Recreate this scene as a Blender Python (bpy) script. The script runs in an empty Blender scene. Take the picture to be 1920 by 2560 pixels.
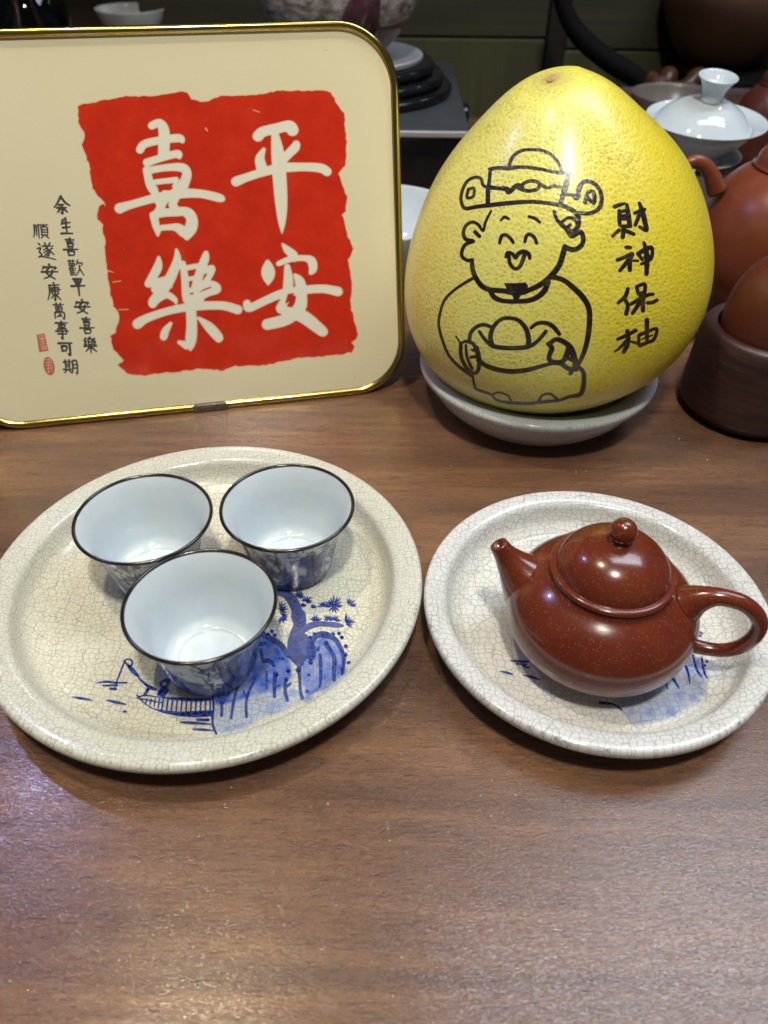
import bpy, bmesh, math, random
import numpy as np
from mathutils import Vector, Matrix
random.seed(7)
S = bpy.context.scene
R = math.radians

# ------------------------------------------------------------------ camera
F, PITCH, ROLL, H = 1915.2, 0.7202, 0.0125, 0.2916      # focal length in photo pixels (1920x2560)
cp, sp = math.cos(PITCH), math.sin(PITCH)
cr, sr = math.cos(ROLL), math.sin(ROLL)
R0 = np.array([1.0, 0, 0]); U0 = np.array([0, sp, cp]); FW = np.array([0, cp, -sp])
RT = cr * R0 + sr * U0; UP = -sr * R0 + cr * U0; CAMP = np.array([0, 0, H])
cam = bpy.data.cameras.new('camera'); cam_o = bpy.data.objects.new('camera', cam)
S.collection.objects.link(cam_o); S.camera = cam_o
cam.sensor_fit = 'VERTICAL'; cam.sensor_height = 24.0; cam.lens = F / 2560 * 24
cam.clip_start = 0.01; cam.clip_end = 50
cam_o.matrix_world = Matrix([[RT[0], UP[0], -FW[0], 0], [RT[1], UP[1], -FW[1], 0], [RT[2], UP[2], -FW[2], H], [0, 0, 0, 1]])
cam.dof.use_dof = True; cam.dof.focus_distance = 0.40; cam.dof.aperture_fstop = cam.lens / 2.7

def ray(x, y):
    return RT * (x - 960) / F + UP * (1280 - y) / F + FW
def atz(x, y, z=0.0):
    d = ray(x, y); return CAMP + d * (z - H) / d[2]
def aty(x, y, Y):
    d = ray(x, y); return CAMP + d * Y / d[1]
def proj(P):
    P = np.asarray(P, float) - CAMP; z = P @ FW
    return 960 + F * (P @ RT) / z, 1280 - F * (P @ UP) / z

# ------------------------------------------------------------------ world and lamps
W = bpy.data.worlds.new("World"); S.world = W; W.use_nodes = True
W.node_tree.nodes['Background'].inputs[0].default_value = (0.55, 0.6, 0.72, 1)
W.node_tree.nodes['Background'].inputs[1].default_value = 0.10
S.view_settings.view_transform = 'Standard'; S.view_settings.look = 'None'; S.view_settings.exposure = 0.0; S.view_settings.gamma = 1
def lamp(name, kind, loc, power, col, size=0.05, target=(0, 0.3, 0), cone=None, sy=None, blend=0.5):
    l = bpy.data.lights.new(name, kind); o = bpy.data.objects.new(name, l); S.collection.objects.link(o)
    l.energy = power; l.color = col; o.location = loc
    o.rotation_euler = (Vector(target) - Vector(loc)).to_track_quat('-Z', 'Y').to_euler()
    if kind == 'AREA':
        l.shape = 'RECTANGLE'; l.size = size; l.size_y = sy or size
    else:
        l.shadow_soft_size = size
    if kind == 'SPOT':
        l.spot_size = R(cone); l.spot_blend = blend
    return o
lamp('ceiling_downlight', 'SPOT', (0.06, -0.24, 1.5), 62, (1.0, 0.945, 0.85), 0.065, (0.0, 0.46, 0), 100, blend=1.0)
lamp('side_downlight', 'SPOT', (-0.36, 0.30, 1.5), 28, (1.0, 0.86, 0.60), 0.022, (-0.05, 0.25, 0), 70, blend=0.9)
lamp('blue_spot', 'SPOT', (-0.465, 0.53, 0.68), 3.3, (0.46, 0.50, 1.0), 0.012, (0.05, 0.3, 0), 110, blend=0.6)
lamp('far_lamp', 'POINT', (0.835, 1.46, 0.95), 0.9, (1.0, 0.95, 0.85), 0.018)
pan = lamp('ceiling_panel', 'AREA', (0.78, 0.60, 1.7), 13, (0.78, 0.86, 1.0), 1.3, sy=0.28)
pan.rotation_euler = (0, 0, 0)
pan2 = lamp('soft_ceiling_panel', 'AREA', (0.98, 0.80, 1.7), 11, (0.74, 0.84, 1.0), 0.8, sy=0.55)
pan2.rotation_euler = (0, 0, 0)
S.cycles.blur_glossy = 0.0; S.cycles.sample_clamp_indirect = 60

# ------------------------------------------------------------------ helpers
C = S.collection
def obj(name, me, mat=None, parent=None, smooth=True, loc=None):
    if isinstance(me, bmesh.types.BMesh):
        m = bpy.data.meshes.new(name); me.to_mesh(m); me.free(); me = m
    o = bpy.data.objects.new(name, me); C.objects.link(o)
    if mat: me.materials.append(mat)
    if smooth: me.polygons.foreach_set('use_smooth', [True] * len(me.polygons))
    if parent: o.parent = parent
    if loc is not None: o.location = loc
    return o
def tag(o, label, cat, group=None, kind=None):
    o['label'] = label; o['category'] = cat
    if group: o['group'] = group
    if kind: o['kind'] = kind
    return o
def thing(name, loc, label, cat, rz=0.0, group=None):
    o = bpy.data.objects.new(name, None); C.objects.link(o); o.location = loc; o.rotation_euler = (0, 0, rz)
    o.empty_display_size = 0.02
    return tag(o, label, cat, group)
def copy_tree(o, loc, label, rz=None):
    def cp_(x, par):
        c = x.copy(); C.objects.link(c); c.parent = par
        for ch in [k for k in bpy.data.objects if k.parent == x and k not in made]:
            made.add(ch); d = cp_(ch, c); made.add(d)
        return c
    made = set(); c = cp_(o, None); c.location = loc; c['label'] = label
    if rz is not None: c.rotation_euler = (0, 0, rz)
    return c
def smoothpts(pts, n=6):
    P = [np.array(p, float) for p in pts]
    if len(P) < 3: return P
    out = []
    for i in range(len(P) - 1):
        a = P[max(i - 1, 0)]; b = P[i]; c = P[i + 1]; d = P[min(i + 2, len(P) - 1)]
        for k in range(n):
            t = k / n
            out.append(0.5 * ((2 * b) + (c - a) * t + (2 * a - 5 * b + 4 * c - d) * t * t + (-a + 3 * b - 3 * c + d) * t ** 3))
    out.append(P[-1]); return out
def lathe(prof, n=96, sub=0, wob=None):
    if sub: prof = smoothpts(prof, sub)
    bm = bmesh.new(); rows = []
    for r, z in prof:
        if r < 1e-6: rows.append([bm.verts.new((0, 0, z))])
        else:
            rows.append([bm.verts.new(((r + (wob(r, z, 2 * math.pi * k / n) if wob else 0)) * math.cos(2 * math.pi * k / n),
                                       (r + (wob(r, z, 2 * math.pi * k / n) if wob else 0)) * math.sin(2 * math.pi * k / n), z)) for k in range(n)])
    for a, b in zip(rows, rows[1:]):
        for k in range(n):
            j = (k + 1) % n
            if len(a) == 1 and len(b) == 1: continue
            if len(a) == 1: bm.faces.new((a[0], b[k], b[j]))
            elif len(b) == 1: bm.faces.new((a[k], b[0], a[j]))
            else: bm.faces.new((a[k], b[k], b[j], a[j]))
    bmesh.ops.recalc_face_normals(bm, faces=bm.faces)
    return bm
def tube(pts, rad, n=20, sub=6, caps=True, flat=1.0):
    Q = [list(p) + [r] for p, r in zip(pts, rad if hasattr(rad, '__len__') else [rad] * len(pts))]
    Q = smoothpts(Q, sub); P = [Vector(q[:3]) for q in Q]; rr = [max(q[3], 1e-5) for q in Q]
    bm = bmesh.new(); rows = []; up = None
    for i, p in enumerate(P):
        t = (P[min(i + 1, len(P) - 1)] - P[max(i - 1, 0)]).normalized()
        if up is None:
            up = t.orthogonal().normalized()
        up = (up - t * up.dot(t)).normalized(); s = t.cross(up)
        rows.append([bm.verts.new(p + (up * math.cos(2 * math.pi * k / n) + s * math.sin(2 * math.pi * k / n) * flat) * rr[i]) for k in range(n)])
    for a, b in zip(rows, rows[1:]):
        for k in range(n):
            j = (k + 1) % n; bm.faces.new((a[k], a[j], b[j], b[k]))
    if caps:
        bm.faces.new(rows[0][::-1]); bm.faces.new(rows[-1])
    bmesh.ops.recalc_face_normals(bm, faces=bm.faces)
    return bm
def box(x0, x1, y0, y1, z0, z1, bev=0.0):
    bm = bmesh.new(); bmesh.ops.create_cube(bm, size=1)
    for v in bm.verts: v.co = ((x0 + x1) / 2 + v.co.x * (x1 - x0), (y0 + y1) / 2 + v.co.y * (y1 - y0), (z0 + z1) / 2 + v.co.z * (z1 - z0))
    if bev: bmesh.ops.bevel(bm, geom=bm.edges, offset=bev, segments=3, profile=0.5, affect='EDGES')
    return bm

# ---- materials
class NT:
    def __init__(s, name):
        s.m = bpy.data.materials.new(name); s.m.use_nodes = True; s.t = s.m.node_tree
        s.b = s.t.nodes['Principled BSDF']
    def n(s, kind, **kw):
        x = s.t.nodes.new(kind)
        for k, v in kw.items(): setattr(x, k, v)
        return x
    def l(s, a, b): s.t.links.new(a, b)
    def set(s, **kw):
        names = dict(col='Base Color', rough='Roughness', metal='Metallic', ior='IOR', coat='Coat Weight', coatr='Coat Roughness', spec='Specular IOR Level', trans='Transmission Weight', sss='Subsurface Weight')
        for k, v in kw.items():
            i = s.b.inputs[names[k]]
            if k == 'col': v = (*v, 1)
            i.default_value = v
        return s
    def obj(s, scale=(1, 1, 1), src='Object'):
        tc = s.n('ShaderNodeTexCoord'); mp = s.n('ShaderNodeMapping'); mp.inputs['Scale'].default_value = scale
        s.l(tc.outputs[src], mp.inputs[0]); return mp.outputs[0]
    def noise(s, vec, scale, detail=3, rough=0.5, dist=0.0):
        x = s.n('ShaderNodeTexNoise'); x.inputs['Scale'].default_value = scale; x.inputs['Detail'].default_value = detail
        x.inputs['Roughness'].default_value = rough; x.inputs['Distortion'].default_value = dist; s.l(vec, x.inputs['Vector']); return x.outputs['Fac']
    def ramp(s, fac, stops, interp='LINEAR'):
        x = s.n('ShaderNodeValToRGB'); e = x.color_ramp.elements; x.color_ramp.interpolation = interp
        while len(e) < len(stops): e.new(0.5)
        for k, (p, c) in zip(e, stops):
            k.position = p; k.color = (*c, 1) if hasattr(c, '__len__') else (c, c, c, 1)
        s.l(fac, x.inputs[0]); return x.outputs[0]
    def mix(s, fac, a, b, mode='MIX'):
        x = s.n('ShaderNodeMix', data_type='RGBA', blend_type=mode)
        for v, i in ((fac, 0), (a, 6), (b, 7)):
            if hasattr(v, 'is_output'): s.l(v, x.inputs[i])
            elif i == 0: x.inputs[0].default_value = v
            else: x.inputs[i].default_value = (*v, 1) if len(v) == 3 else v
        return x.outputs[2]
    def math(s, op, a, b=None, clamp=False):
        x = s.n('ShaderNodeMath', operation=op, use_clamp=clamp)
        for v, i in ((a, 0), (b, 1)):
            if v is None: continue
            if hasattr(v, 'is_output'): s.l(v, x.inputs[i])
            else: x.inputs[i].default_value = v
        return x.outputs[0]
    def bump(s, h, strength, dist=0.001, prev=None):
        x = s.n('ShaderNodeBump'); x.inputs['Strength'].default_value = strength; x.inputs['Distance'].default_value = dist
        s.l(h, x.inputs['Height'])
        if prev is not None: s.l(prev, x.inputs['Normal'])
        s.l(x.outputs[0], s.b.inputs['Normal']); return x.outputs[0]
    def col(s, out): s.l(out, s.b.inputs['Base Color'])
    def img(s, im, uv='UVMap'):
        u = s.n('ShaderNodeUVMap'); u.uv_map = uv
        x = s.n('ShaderNodeTexImage', image=im, extension='CLIP', interpolation='Cubic'); s.l(u.outputs[0], x.inputs[0])
        sep = s.n('ShaderNodeSeparateColor'); s.l(x.outputs[0], sep.inputs[0]); return sep.outputs
def simple(name, col, rough=0.4, metal=0, var=0.12, nscale=40, **kw):
    t = NT(name); t.set(rough=rough, metal=metal, **kw)
    f = t.noise(t.obj(), nscale, 4)
    t.col(t.ramp(f, [(0.25, tuple(c * (1 - var) for c in col)), (0.75, tuple(min(1, c * (1 + var)) for c in col))]))
    return t.m

# ------------------------------------------------------------------ print and brush work, rasterised into masks
class Canvas:
    wf = 1.0
    def __init__(s, x0, y0, x1, y1, k=2):
        s.x0, s.y0, s.k = x0, y0, k; s.w = int((x1 - x0) * k); s.h = int((y1 - y0) * k); s.a = np.zeros((s.h, s.w), np.float32)
        s.tf(0, 0, 1)
    def tf(s, ox, oy, sc): s.o = (ox, oy, sc); return s
    def _c(s, x, y): ox, oy, sc = s.o; return (ox + x / sc - s.x0) * s.k, (oy + y / sc - s.y0) * s.k
    def stroke(s, pts, w=None, soft=0.9, val=1.0, sm=5, mode='max'):
        if w is not None: pts = [(p[0], p[1], w) for p in pts]
        Q = smoothpts(pts, sm) if sm > 1 else [np.array(p, float) for p in pts]
        sc = s.k / s.o[2]
        if len(Q) == 1: Q = Q * 2
        for a, b in zip(Q, Q[1:]):
            ax, ay = s._c(a[0], a[1]); bx, by = s._c(b[0], b[1]); ra, rb = max(a[2], 1) * sc / 2 * s.wf, max(b[2], 1) * sc / 2 * s.wf
            m = max(ra, rb) + 2 + soft
            x0, x1 = int(max(0, min(ax, bx) - m)), int(min(s.w, max(ax, bx) + m + 1)); y0, y1 = int(max(0, min(ay, by) - m)), int(min(s.h, max(ay, by) + m + 1))
            if x1 <= x0 or y1 <= y0: continue
            X, Y = np.meshgrid(np.arange(x0, x1) + .5, np.arange(y0, y1) + .5)
            dx, dy = bx - ax, by - ay; L = dx * dx + dy * dy + 1e-9
            t = np.clip(((X - ax) * dx + (Y - ay) * dy) / L, 0, 1)
            d = np.hypot(X - ax - t * dx, Y - ay - t * dy) - (ra + (rb - ra) * t)
            c = np.clip(0.5 - d / (2 * soft), 0, 1) * abs(val)
            v = s.a[y0:y1, x0:x1]
            if mode == 'erase': v *= (1 - c)
            else: np.maximum(v, c, out=v)
    def poly(s, pts, val=1.0, erase=False):
        P = np.array([s._c(*p) for p in pts]); x0, y0 = np.maximum(P.min(0).astype(int) - 1, 0); x1 = min(s.w, int(P[:, 0].max()) + 2); y1 = min(s.h, int(P[:, 1].max()) + 2)
        if x1 <= x0 or y1 <= y0: return
        X, Y = np.meshgrid(np.arange(x0, x1) + .5, np.arange(y0, y1) + .5); ins = np.zeros(X.shape, bool)
        for (ax, ay), (bx, by) in zip(P, np.roll(P, -1, 0)):
            if ay == by: continue
            ins ^= ((ay > Y) != (by > Y)) & (X < (bx - ax) * (Y - ay) / (by - ay) + ax)
        v = s.a[y0:y1, x0:x1]
        if erase: v[ins] = 0
        else: v[ins] = np.maximum(v[ins], val)
    def blur(s, r, passes=2):
        k = max(1, int(r * s.k)); a = s.a
        for _ in range(passes):
            for ax in (0, 1):
                c = np.cumsum(np.pad(a, [(k + 1, k) if i == ax else (0, 0) for i in (0, 1)], mode='edge'), axis=ax, dtype=np.float64)
                n = a.shape[ax]; sl = lambda i, j: tuple(slice(i, j) if q == ax else slice(None) for q in (0, 1))
                a = ((c[sl(2 * k + 1, 2 * k + 1 + n)] - c[sl(0, n)]) / (2 * k + 1)).astype(np.float32)
        s.a = a; return s
    def sample(s, x, y):
        fx = (x - s.x0) * s.k - .5; fy = (y - s.y0) * s.k - .5
        ok = (fx > 0) & (fy > 0) & (fx < s.w - 2) & (fy < s.h - 2)
        fx = np.clip(fx, 0, s.w - 2); fy = np.clip(fy, 0, s.h - 2); ix = fx.astype(int); iy = fy.astype(int); tx = fx - ix; ty = fy - iy
        a = s.a
        v = (a[iy, ix] * (1 - tx) + a[iy, ix + 1] * tx) * (1 - ty) + (a[iy + 1, ix] * (1 - tx) + a[iy + 1, ix + 1] * tx) * ty
        return np.where(ok, v, 0)
def mask_image(name, chans):
    h, w = chans[0].shape; px = np.zeros((h, w, 4), np.float32); px[..., 3] = 1
    for i, c in enumerate(chans): px[..., i] = np.clip(c, 0, 1)
    im = bpy.data.images.new(name, w, h); im.colorspace_settings.name = 'Non-Color'
    im.pixels.foreach_set(px.ravel()); im.update(); im.pack(); return im
def set_uv(me, fn):
    co = np.empty(len(me.vertices) * 3, np.float32); me.vertices.foreach_get('co', co); co = co.reshape(-1, 3)
    uv = fn(co); li = np.empty(len(me.loops), np.int32); me.loops.foreach_get('vertex_index', li)
    me.uv_layers.new(name='UVMap').data.foreach_set('uv', uv[li].astype(np.float32).ravel())

# ------------------------------------------------------------------ wood table
t = NT('laminate_wood')
v = t.obj((1, 1, 1))
g = t.noise(t.obj((3.0, 26, 3)), 1.0, 6, 0.6, 0.6)
g2 = t.noise(t.obj((14, 170, 10)), 1.0, 4, 0.6, 0.4)
g3 = t.noise(t.obj((60, 900, 10)), 1.0, 3, 0.6, 0.3)
big = t.noise(t.obj((5, 11, 3)), 1.0, 3, 0.5, 0.8)
c = t.ramp(g, [(0.30, (0.088, 0.036, 0.015)), (0.44, (0.175, 0.078, 0.030)), (0.56, (0.255, 0.118, 0.045)), (0.72, (0.33, 0.164, 0.066))])
c = t.mix(t.ramp(g2, [(0.35, 0.0), (0.7, 0.55)]), c, (0.105, 0.045, 0.027))
c = t.mix(t.ramp(g3, [(0.55, 0.0), (0.72, 0.6)]), c, (0.060, 0.027, 0.018))
c = t.mix(t.ramp(big, [(0.5, 0.0), (0.75, 0.55)]), c, (0.105, 0.055, 0.042))
wv = t.noise(t.obj((440, 1650, 1)), 1.0, 2, 0.6, 1.4)
pore = t.noise(t.obj((90, 1500, 1)), 1.0, 2, 0.6, 0.8)
c = t.mix(t.ramp(wv, [(0.36, 0.42), (0.50, 0.0)]), c, (0.055, 0.026, 0.015))
c = t.mix(t.ramp(pore, [(0.60, 0.0), (0.68, 0.75)]), c, (0.040, 0.018, 0.011))
t.col(c); t.set(rough=0.20, spec=0.55, coat=1.0, coatr=0.10)
t.bump(t.ramp(wv, [(0.3, 0.0), (0.7, 1.0)]), 1.0, 0.00026)
cb_ = t.n('ShaderNodeBump'); cb_.inputs['Strength'].default_value = 0.22; cb_.inputs['Distance'].default_value = 0.00012
t.l(t.math('ADD', t.ramp(wv, [(0.35, 0.0), (0.65, 1.0)]), t.math('MULTIPLY', t.ramp(t.noise(t.obj((900, 1700, 1)), 1.0, 1), [(0.60, 0.0), (0.74, 1.0)]), 1.6)), cb_.inputs['Height']); t.l(cb_.outputs[0], t.b.inputs['Coat Normal'])
t.l(t.ramp(t.noise(t.obj((12, 20, 1)), 1.0, 4), [(0.35, 0.08), (0.65, 0.15)]), t.b.inputs['Coat Roughness'])
M_table = t.m
bm = bmesh.new()
pts = [(-2.2, -0.3), (1.6, -0.3), (1.6, 1.34), (0.30, 1.34), (0.17, 1.175), (-0.5, 1.175), (-0.5, 2.05), (-2.2, 2.05)]
fv = [bm.verts.new((x, y, 0)) for x, y in pts]; f = bm.faces.new(fv)
e = bmesh.ops.extrude_face_region(bm, geom=[f]); bmesh.ops.translate(bm, vec=(0, 0, -0.04), verts=[q for q in e['geom'] if isinstance(q, bmesh.types.BMVert)])
bmesh.ops.recalc_face_normals(bm, faces=bm.faces)
table = thing('tea_table', (0, 0, 0), 'broad brown wood grain laminate table top carrying all the tea ware', 'table')
obj('table_top', bm, M_table, table, smooth=False)
M_dark = simple('dark_wood', (0.022, 0.014, 0.010), 0.45)
obj('edge_strip', box(0.31, 1.6, 1.3405, 1.352, -0.042, 0.003, 0.001), simple('mauve_trim', (0.10, 0.07, 0.085), 0.35), table)
for x, y in ((-2.1, -0.2), (1.5, -0.2), (1.5, 1.25), (-2.1, 1.95)):
    obj('leg', box(x - .04, x + .04, y - .04, y + .04, -0.75, -0.041), M_dark, table)

# ------------------------------------------------------------------ crackle glaze plates
def crackle(name, base, base2, art=None, vein=(0.17, 0.165, 0.13), sc=1.0, rad=0.105, floor_mix=0.85, floor_col=(0.70, 0.68, 0.52)):
    t = NT(name)
    v0 = t.obj((sc, sc, sc)); zx = t.n('ShaderNodeSeparateXYZ'); t.l(v0, zx.inputs[0])
    up_ = t.math('MULTIPLY_ADD', zx.outputs[2], 14.0); up_.node.inputs[2].default_value = 0.9
    cx_ = t.n('ShaderNodeCombineXYZ'); t.l(t.math('MULTIPLY', zx.outputs[0], up_), cx_.inputs[0]); t.l(t.math('MULTIPLY', zx.outputs[1], up_), cx_.inputs[1]); v = cx_.outputs[0]
    wrp = t.n('ShaderNodeTexNoise'); wrp.inputs['Scale'].default_value = 45; wrp.inputs['Detail'].default_value = 2; t.l(v, wrp.inputs['Vector'])
    ad = t.n('ShaderNodeVectorMath', operation='MULTIPLY_ADD'); t.l(wrp.outputs['Color'], ad.inputs[0]); ad.inputs[1].default_value = (0.012,) * 3; t.l(v, ad.inputs[2])
    def edges(scale, wd, rnd):
        x = t.n('ShaderNodeTexVoronoi', feature='DISTANCE_TO_EDGE', voronoi_dimensions='2D'); x.inputs['Scale'].default_value = scale; x.inputs['Randomness'].default_value = rnd
        t.l(ad.outputs[0], x.inputs['Vector']); return t.ramp(x.outputs['Distance'], [(0.0, 1.0), (wd, 0.0)])
    e1 = edges(160, 0.034, 0.95); e2 = edges(380, 0.075, 0.68)
    br = t.noise(v, 160, 2)
    e2 = t.math('MULTIPLY', e2, t.ramp(br, [(0.3, 0.45), (0.6, 1.0)]))
    e = t.math('MAXIMUM', t.math('MULTIPLY', e1, t.ramp(t.noise(v, 40, 2), [(0.35, 0.5), (0.6, 1.0)])), e2)
    e = t.math('MULTIPLY', e, 0.95)
    c = t.ramp(t.noise(v, 14, 3), [(0.35, base), (0.65, base2)])
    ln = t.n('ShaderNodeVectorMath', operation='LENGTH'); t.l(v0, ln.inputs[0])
    c = t.mix(t.ramp(t.math('DIVIDE', ln.outputs['Value'], rad * sc), [(0.80, floor_mix), (0.88, 0.0)]), c, floor_col)  # mixes the plate floor inside the rim towards a second tint
    vo = t.n('ShaderNodeTexVoronoi', voronoi_dimensions='2D'); vo.inputs['Scale'].default_value = 380; t.l(ad.outputs[0], vo.inputs['Vector'])
    sp_ = t.n('ShaderNodeSeparateColor'); t.l(vo.outputs['Color'], sp_.inputs[0])
    c = t.mix(t.math('MULTIPLY', sp_.outputs[0], 0.12), c, (0.50, 0.50, 0.46))
    if art:
        r_, g_, _ = t.img(art)[:3]
        wn = t.noise(v, 170, 3)
        wash = t.math('MULTIPLY', g_, t.ramp(wn, [(0.3, 0.65), (0.7, 1.1)]))
        c = t.mix(wash, c, t.ramp(g_, [(0.3, (0.065, 0.22, 0.66)), (0.85, (0.012, 0.090, 0.50))])); c = t.mix(r_, c, t.ramp(t.noise(v, 240, 3), [(0.44, (0.002, 0.014, 0.17)), (0.68, (0.008, 0.060, 0.40))]))
    c = t.mix(e, c, vein)
    t.col(c); t.set(rough=0.10, spec=0.5)
    inv = t.math('SUBTRACT', 1.0, e); t.bump(inv, 0.12, 0.0001)
    return t.m

ink = Canvas(60, 1400, 960, 1920, 2); wash = Canvas(60, 1400, 960, 1920, 1)
ink.wf = 1.45
def both(ox, oy, sc): ink.tf(ox, oy, sc); wash.tf(ox, oy, sc)
def fan(cx, cy, r, n, a0, a1, w=7):
    for k in range(n):
        a = R(a0 + (a1 - a0) * k / max(1, n - 1)) + random.uniform(-.08, .08); q = r * random.uniform(.75, 1.1)
        ink.stroke([(cx + .25 * q * math.cos(a), cy - .25 * q * math.sin(a), w * .8), (cx + .65 * q * math.cos(a), cy - .65 * q * math.sin(a), w * 1.3), (cx + q * math.cos(a), cy - q * math.sin(a), w * .6)], sm=1)
both(0, 1540, 2.765)
for s_ in [[(795,490,7),(820,420,9),(855,330,9),(865,305,9),(890,298,9),(912,310,11),(910,340,11),(885,340,9),(865,318,9)],
  [(880,335,12),(915,375,24),(955,415,14)], [(960,430,10),(1010,475,15),(1050,500,20),(1085,510,9)], [(670,462,5),(740,456,12),(800,462,10),(875,462,10)],
  [(715,483,10),(810,480,12)], [(765,505,14),(800,506,14)], [(500,568,6),(560,574,14),(635,586,7)], [(735,585,6),(800,598,16),(870,614,8)], [(860,663,14),(875,665,9)],
  [(1000,548,14),(1030,500,18),(1060,505,12)], [(1110,465,11),(1130,448,11),(1155,455,11),(1155,480,11),(1125,490,11),(1108,470,11)], [(1140,440,8),(1190,435,8)],
  [(1150,430,8),(1165,450,8)], [(1180,440,8),(1160,470,12)], [(950,570,9),(1000,550,9),(1120,565,7),(1250,575,18),(1350,580,18),(1470,575,14)], [(1470,530,10),(1475,660,8)],
  [(1465,660,9),(1470,760,9),(1500,835,9)], [(1365,720,14),(1440,722,16)], [(1250,738,8),(1330,742,15),(1460,752,7)], [(1335,788,8),(1400,792,15),(1480,800,7)], [(985,575,9),(1110,600,7),(1120,600,7)]]:
    ink.stroke(s_)
ink.poly([(1090,520),(1120,490),(1165,495),(1168,520),(1145,550),(1140,565),(1085,550)])
ink.poly([(940,540),(960,550),(1000,600),(1060,640),(1150,655),(1250,662),(1350,657),(1450,652),(1475,660),(1475,690),(1440,700),(1350,705),(1230,695),(1130,675),(1040,640),(980,595),(945,560)])
for i in range(11): x = 1130 + i * 32.5; ink.stroke([(x, 572, 9), (x - 12 + i, 655, 9)], sm=1)
for i in range(4): x = 1010 + i * 28; ink.stroke([(x + 8, 575, 8), (x, 600 + i * 12, 8)], sm=1)
both(500, 1100, 2.765)
ink.stroke([(530,1050,34),(590,1060,42),(640,1110,52),(670,1180,52),(690,1250,60)], val=.93)
fan(685,1080,48,7,0,180); fan(735,1115,42,6,10,170); fan(850,1150,40,6,0,180); fan(925,1140,62,9,-5,185); fan(925,1150,50,6,-170,-10); fan(1030,1150,52,6,0,110); fan(555,1165,50,8,-80,100); fan(560,1215,50,8,-100,60)
for x, y in ((690,1080),(745,1115),(780,1150),(850,1140),(925,1145),(710,1140),(560,1165)): ink.stroke([(x, y, 20), (x + 14, y + 3, 14)], sm=1)
for s_ in [[(50,725,10),(90,695,22),(135,700,18)], [(110,690,10),(120,705,16)], [(150,735,20),(220,720,24),(290,730,18)], [(230,720,10),(270,760,16)]]: ink.stroke(s_, val=.85)
wash.poly([(110,740),(200,705),(300,715),(330,780),(250,780)], .5)
both(500, 1540, 2.765)
for s_ in [[(680,0,74),(690,60,62),(670,130,70),(662,200,82),(672,270,78),(690,325,40)], [(720,150,40),(730,220,44),(710,290,40)], [(710,100,30),(770,65,32),(850,55,26),(940,65,26),(985,70,14)]]: ink.stroke(s_, val=.88)
fan(800,42,50,6,30,150); fan(890,35,46,7,20,160); fan(1000,55,66,8,-25,85); fan(560,5,45,6,-120,20); fan(935,40,40,5,10,120)
for x, y, w in [(790,125,18),(840,122,22),(875,125,20),(920,125,18),(960,122,18),(980,150,18),(760,148,18),(1007,213,20),(1003,273,22),(1028,340,20),(985,380,22),(495,103,18),(470,125,18),(515,130,18),(440,115,18),(765,322,22),(750,410,16),(740,525,18),(680,375,26),(525,405,24),(610,380,22),(595,440,22)]:
    ink.stroke([(x, y, w), (x + 2, y + 2, w)], sm=1)
for s_ in [[(760,200,34),(800,140,28),(860,130,34),(930,160,24),(970,220,22),(995,300,20),(990,370,16),(985,430,14)], [(870,190,26),(900,240,22),(930,300,22),(925,400,20),(930,470,14)],
  [(830,270,16),(835,360,18),(835,430,16),(828,500,12)], [(685,360,22),(690,450,16),(695,530,16),(710,580,18)], [(590,460,18),(590,530,18),(605,590,16)], [(600,490,16),(625,470,14)], [(520,400,22),(515,470,20),(515,560,16)],
  [(515,500,14),(550,480,10)], [(460,390,14),(460,500,12)], [(430,130,24),(500,160,28),(560,200,28),(600,260,26),(630,290,16)], [(440,310,22),(480,310,22),(510,340,18)],
  [(130,560,9),(150,620,14),(150,690,16)], [(180,550,9),(160,610,9)], [(270,470,11),(240,560,14),(215,710,14)], [(380,440,11),(340,520,14),(320,600,14),(322,700,16)], [(300,520,9),(325,570,9)], [(205,520,9),(190,560,9)],
  [(90,540,9),(95,640,12),(90,740,10),(120,830,8)], [(770,230,50),(770,280,40)], [(820,220,14),(815,240,14)], [(380,200,20),(450,190,20)], [(545,290,10),(575,300,12)], [(420,230,16),(430,290,16)]]: ink.stroke(s_, val=.92)
wash.poly([(760,180),(860,135),(940,175),(1000,260),(1020,420),(900,520),(740,570),(690,430),(700,330),(740,260)], .85)
wash.poly([(360,180),(430,130),(520,170),(620,290),(640,420),(560,520),(380,540),(230,600),(110,620),(80,560),(300,480),(360,380)], .95)
wash.poly([(90,560),(380,540),(640,520),(800,500),(940,470),(700,610),(560,680),(400,720),(330,800),(130,835),(90,700)], .42)
for x, y, w in ((520,640,110),(270,770,70),(190,800,60),(740,590,70),(850,520,60),(640,540,80)): wash.stroke([(x, y, w), (x + 20, y + 4, w * .8)], val=.62, sm=1)
wash.tf(0, 0, 1); wash.blur(4)
for k in range(ink.a.shape[0]): pass

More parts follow.
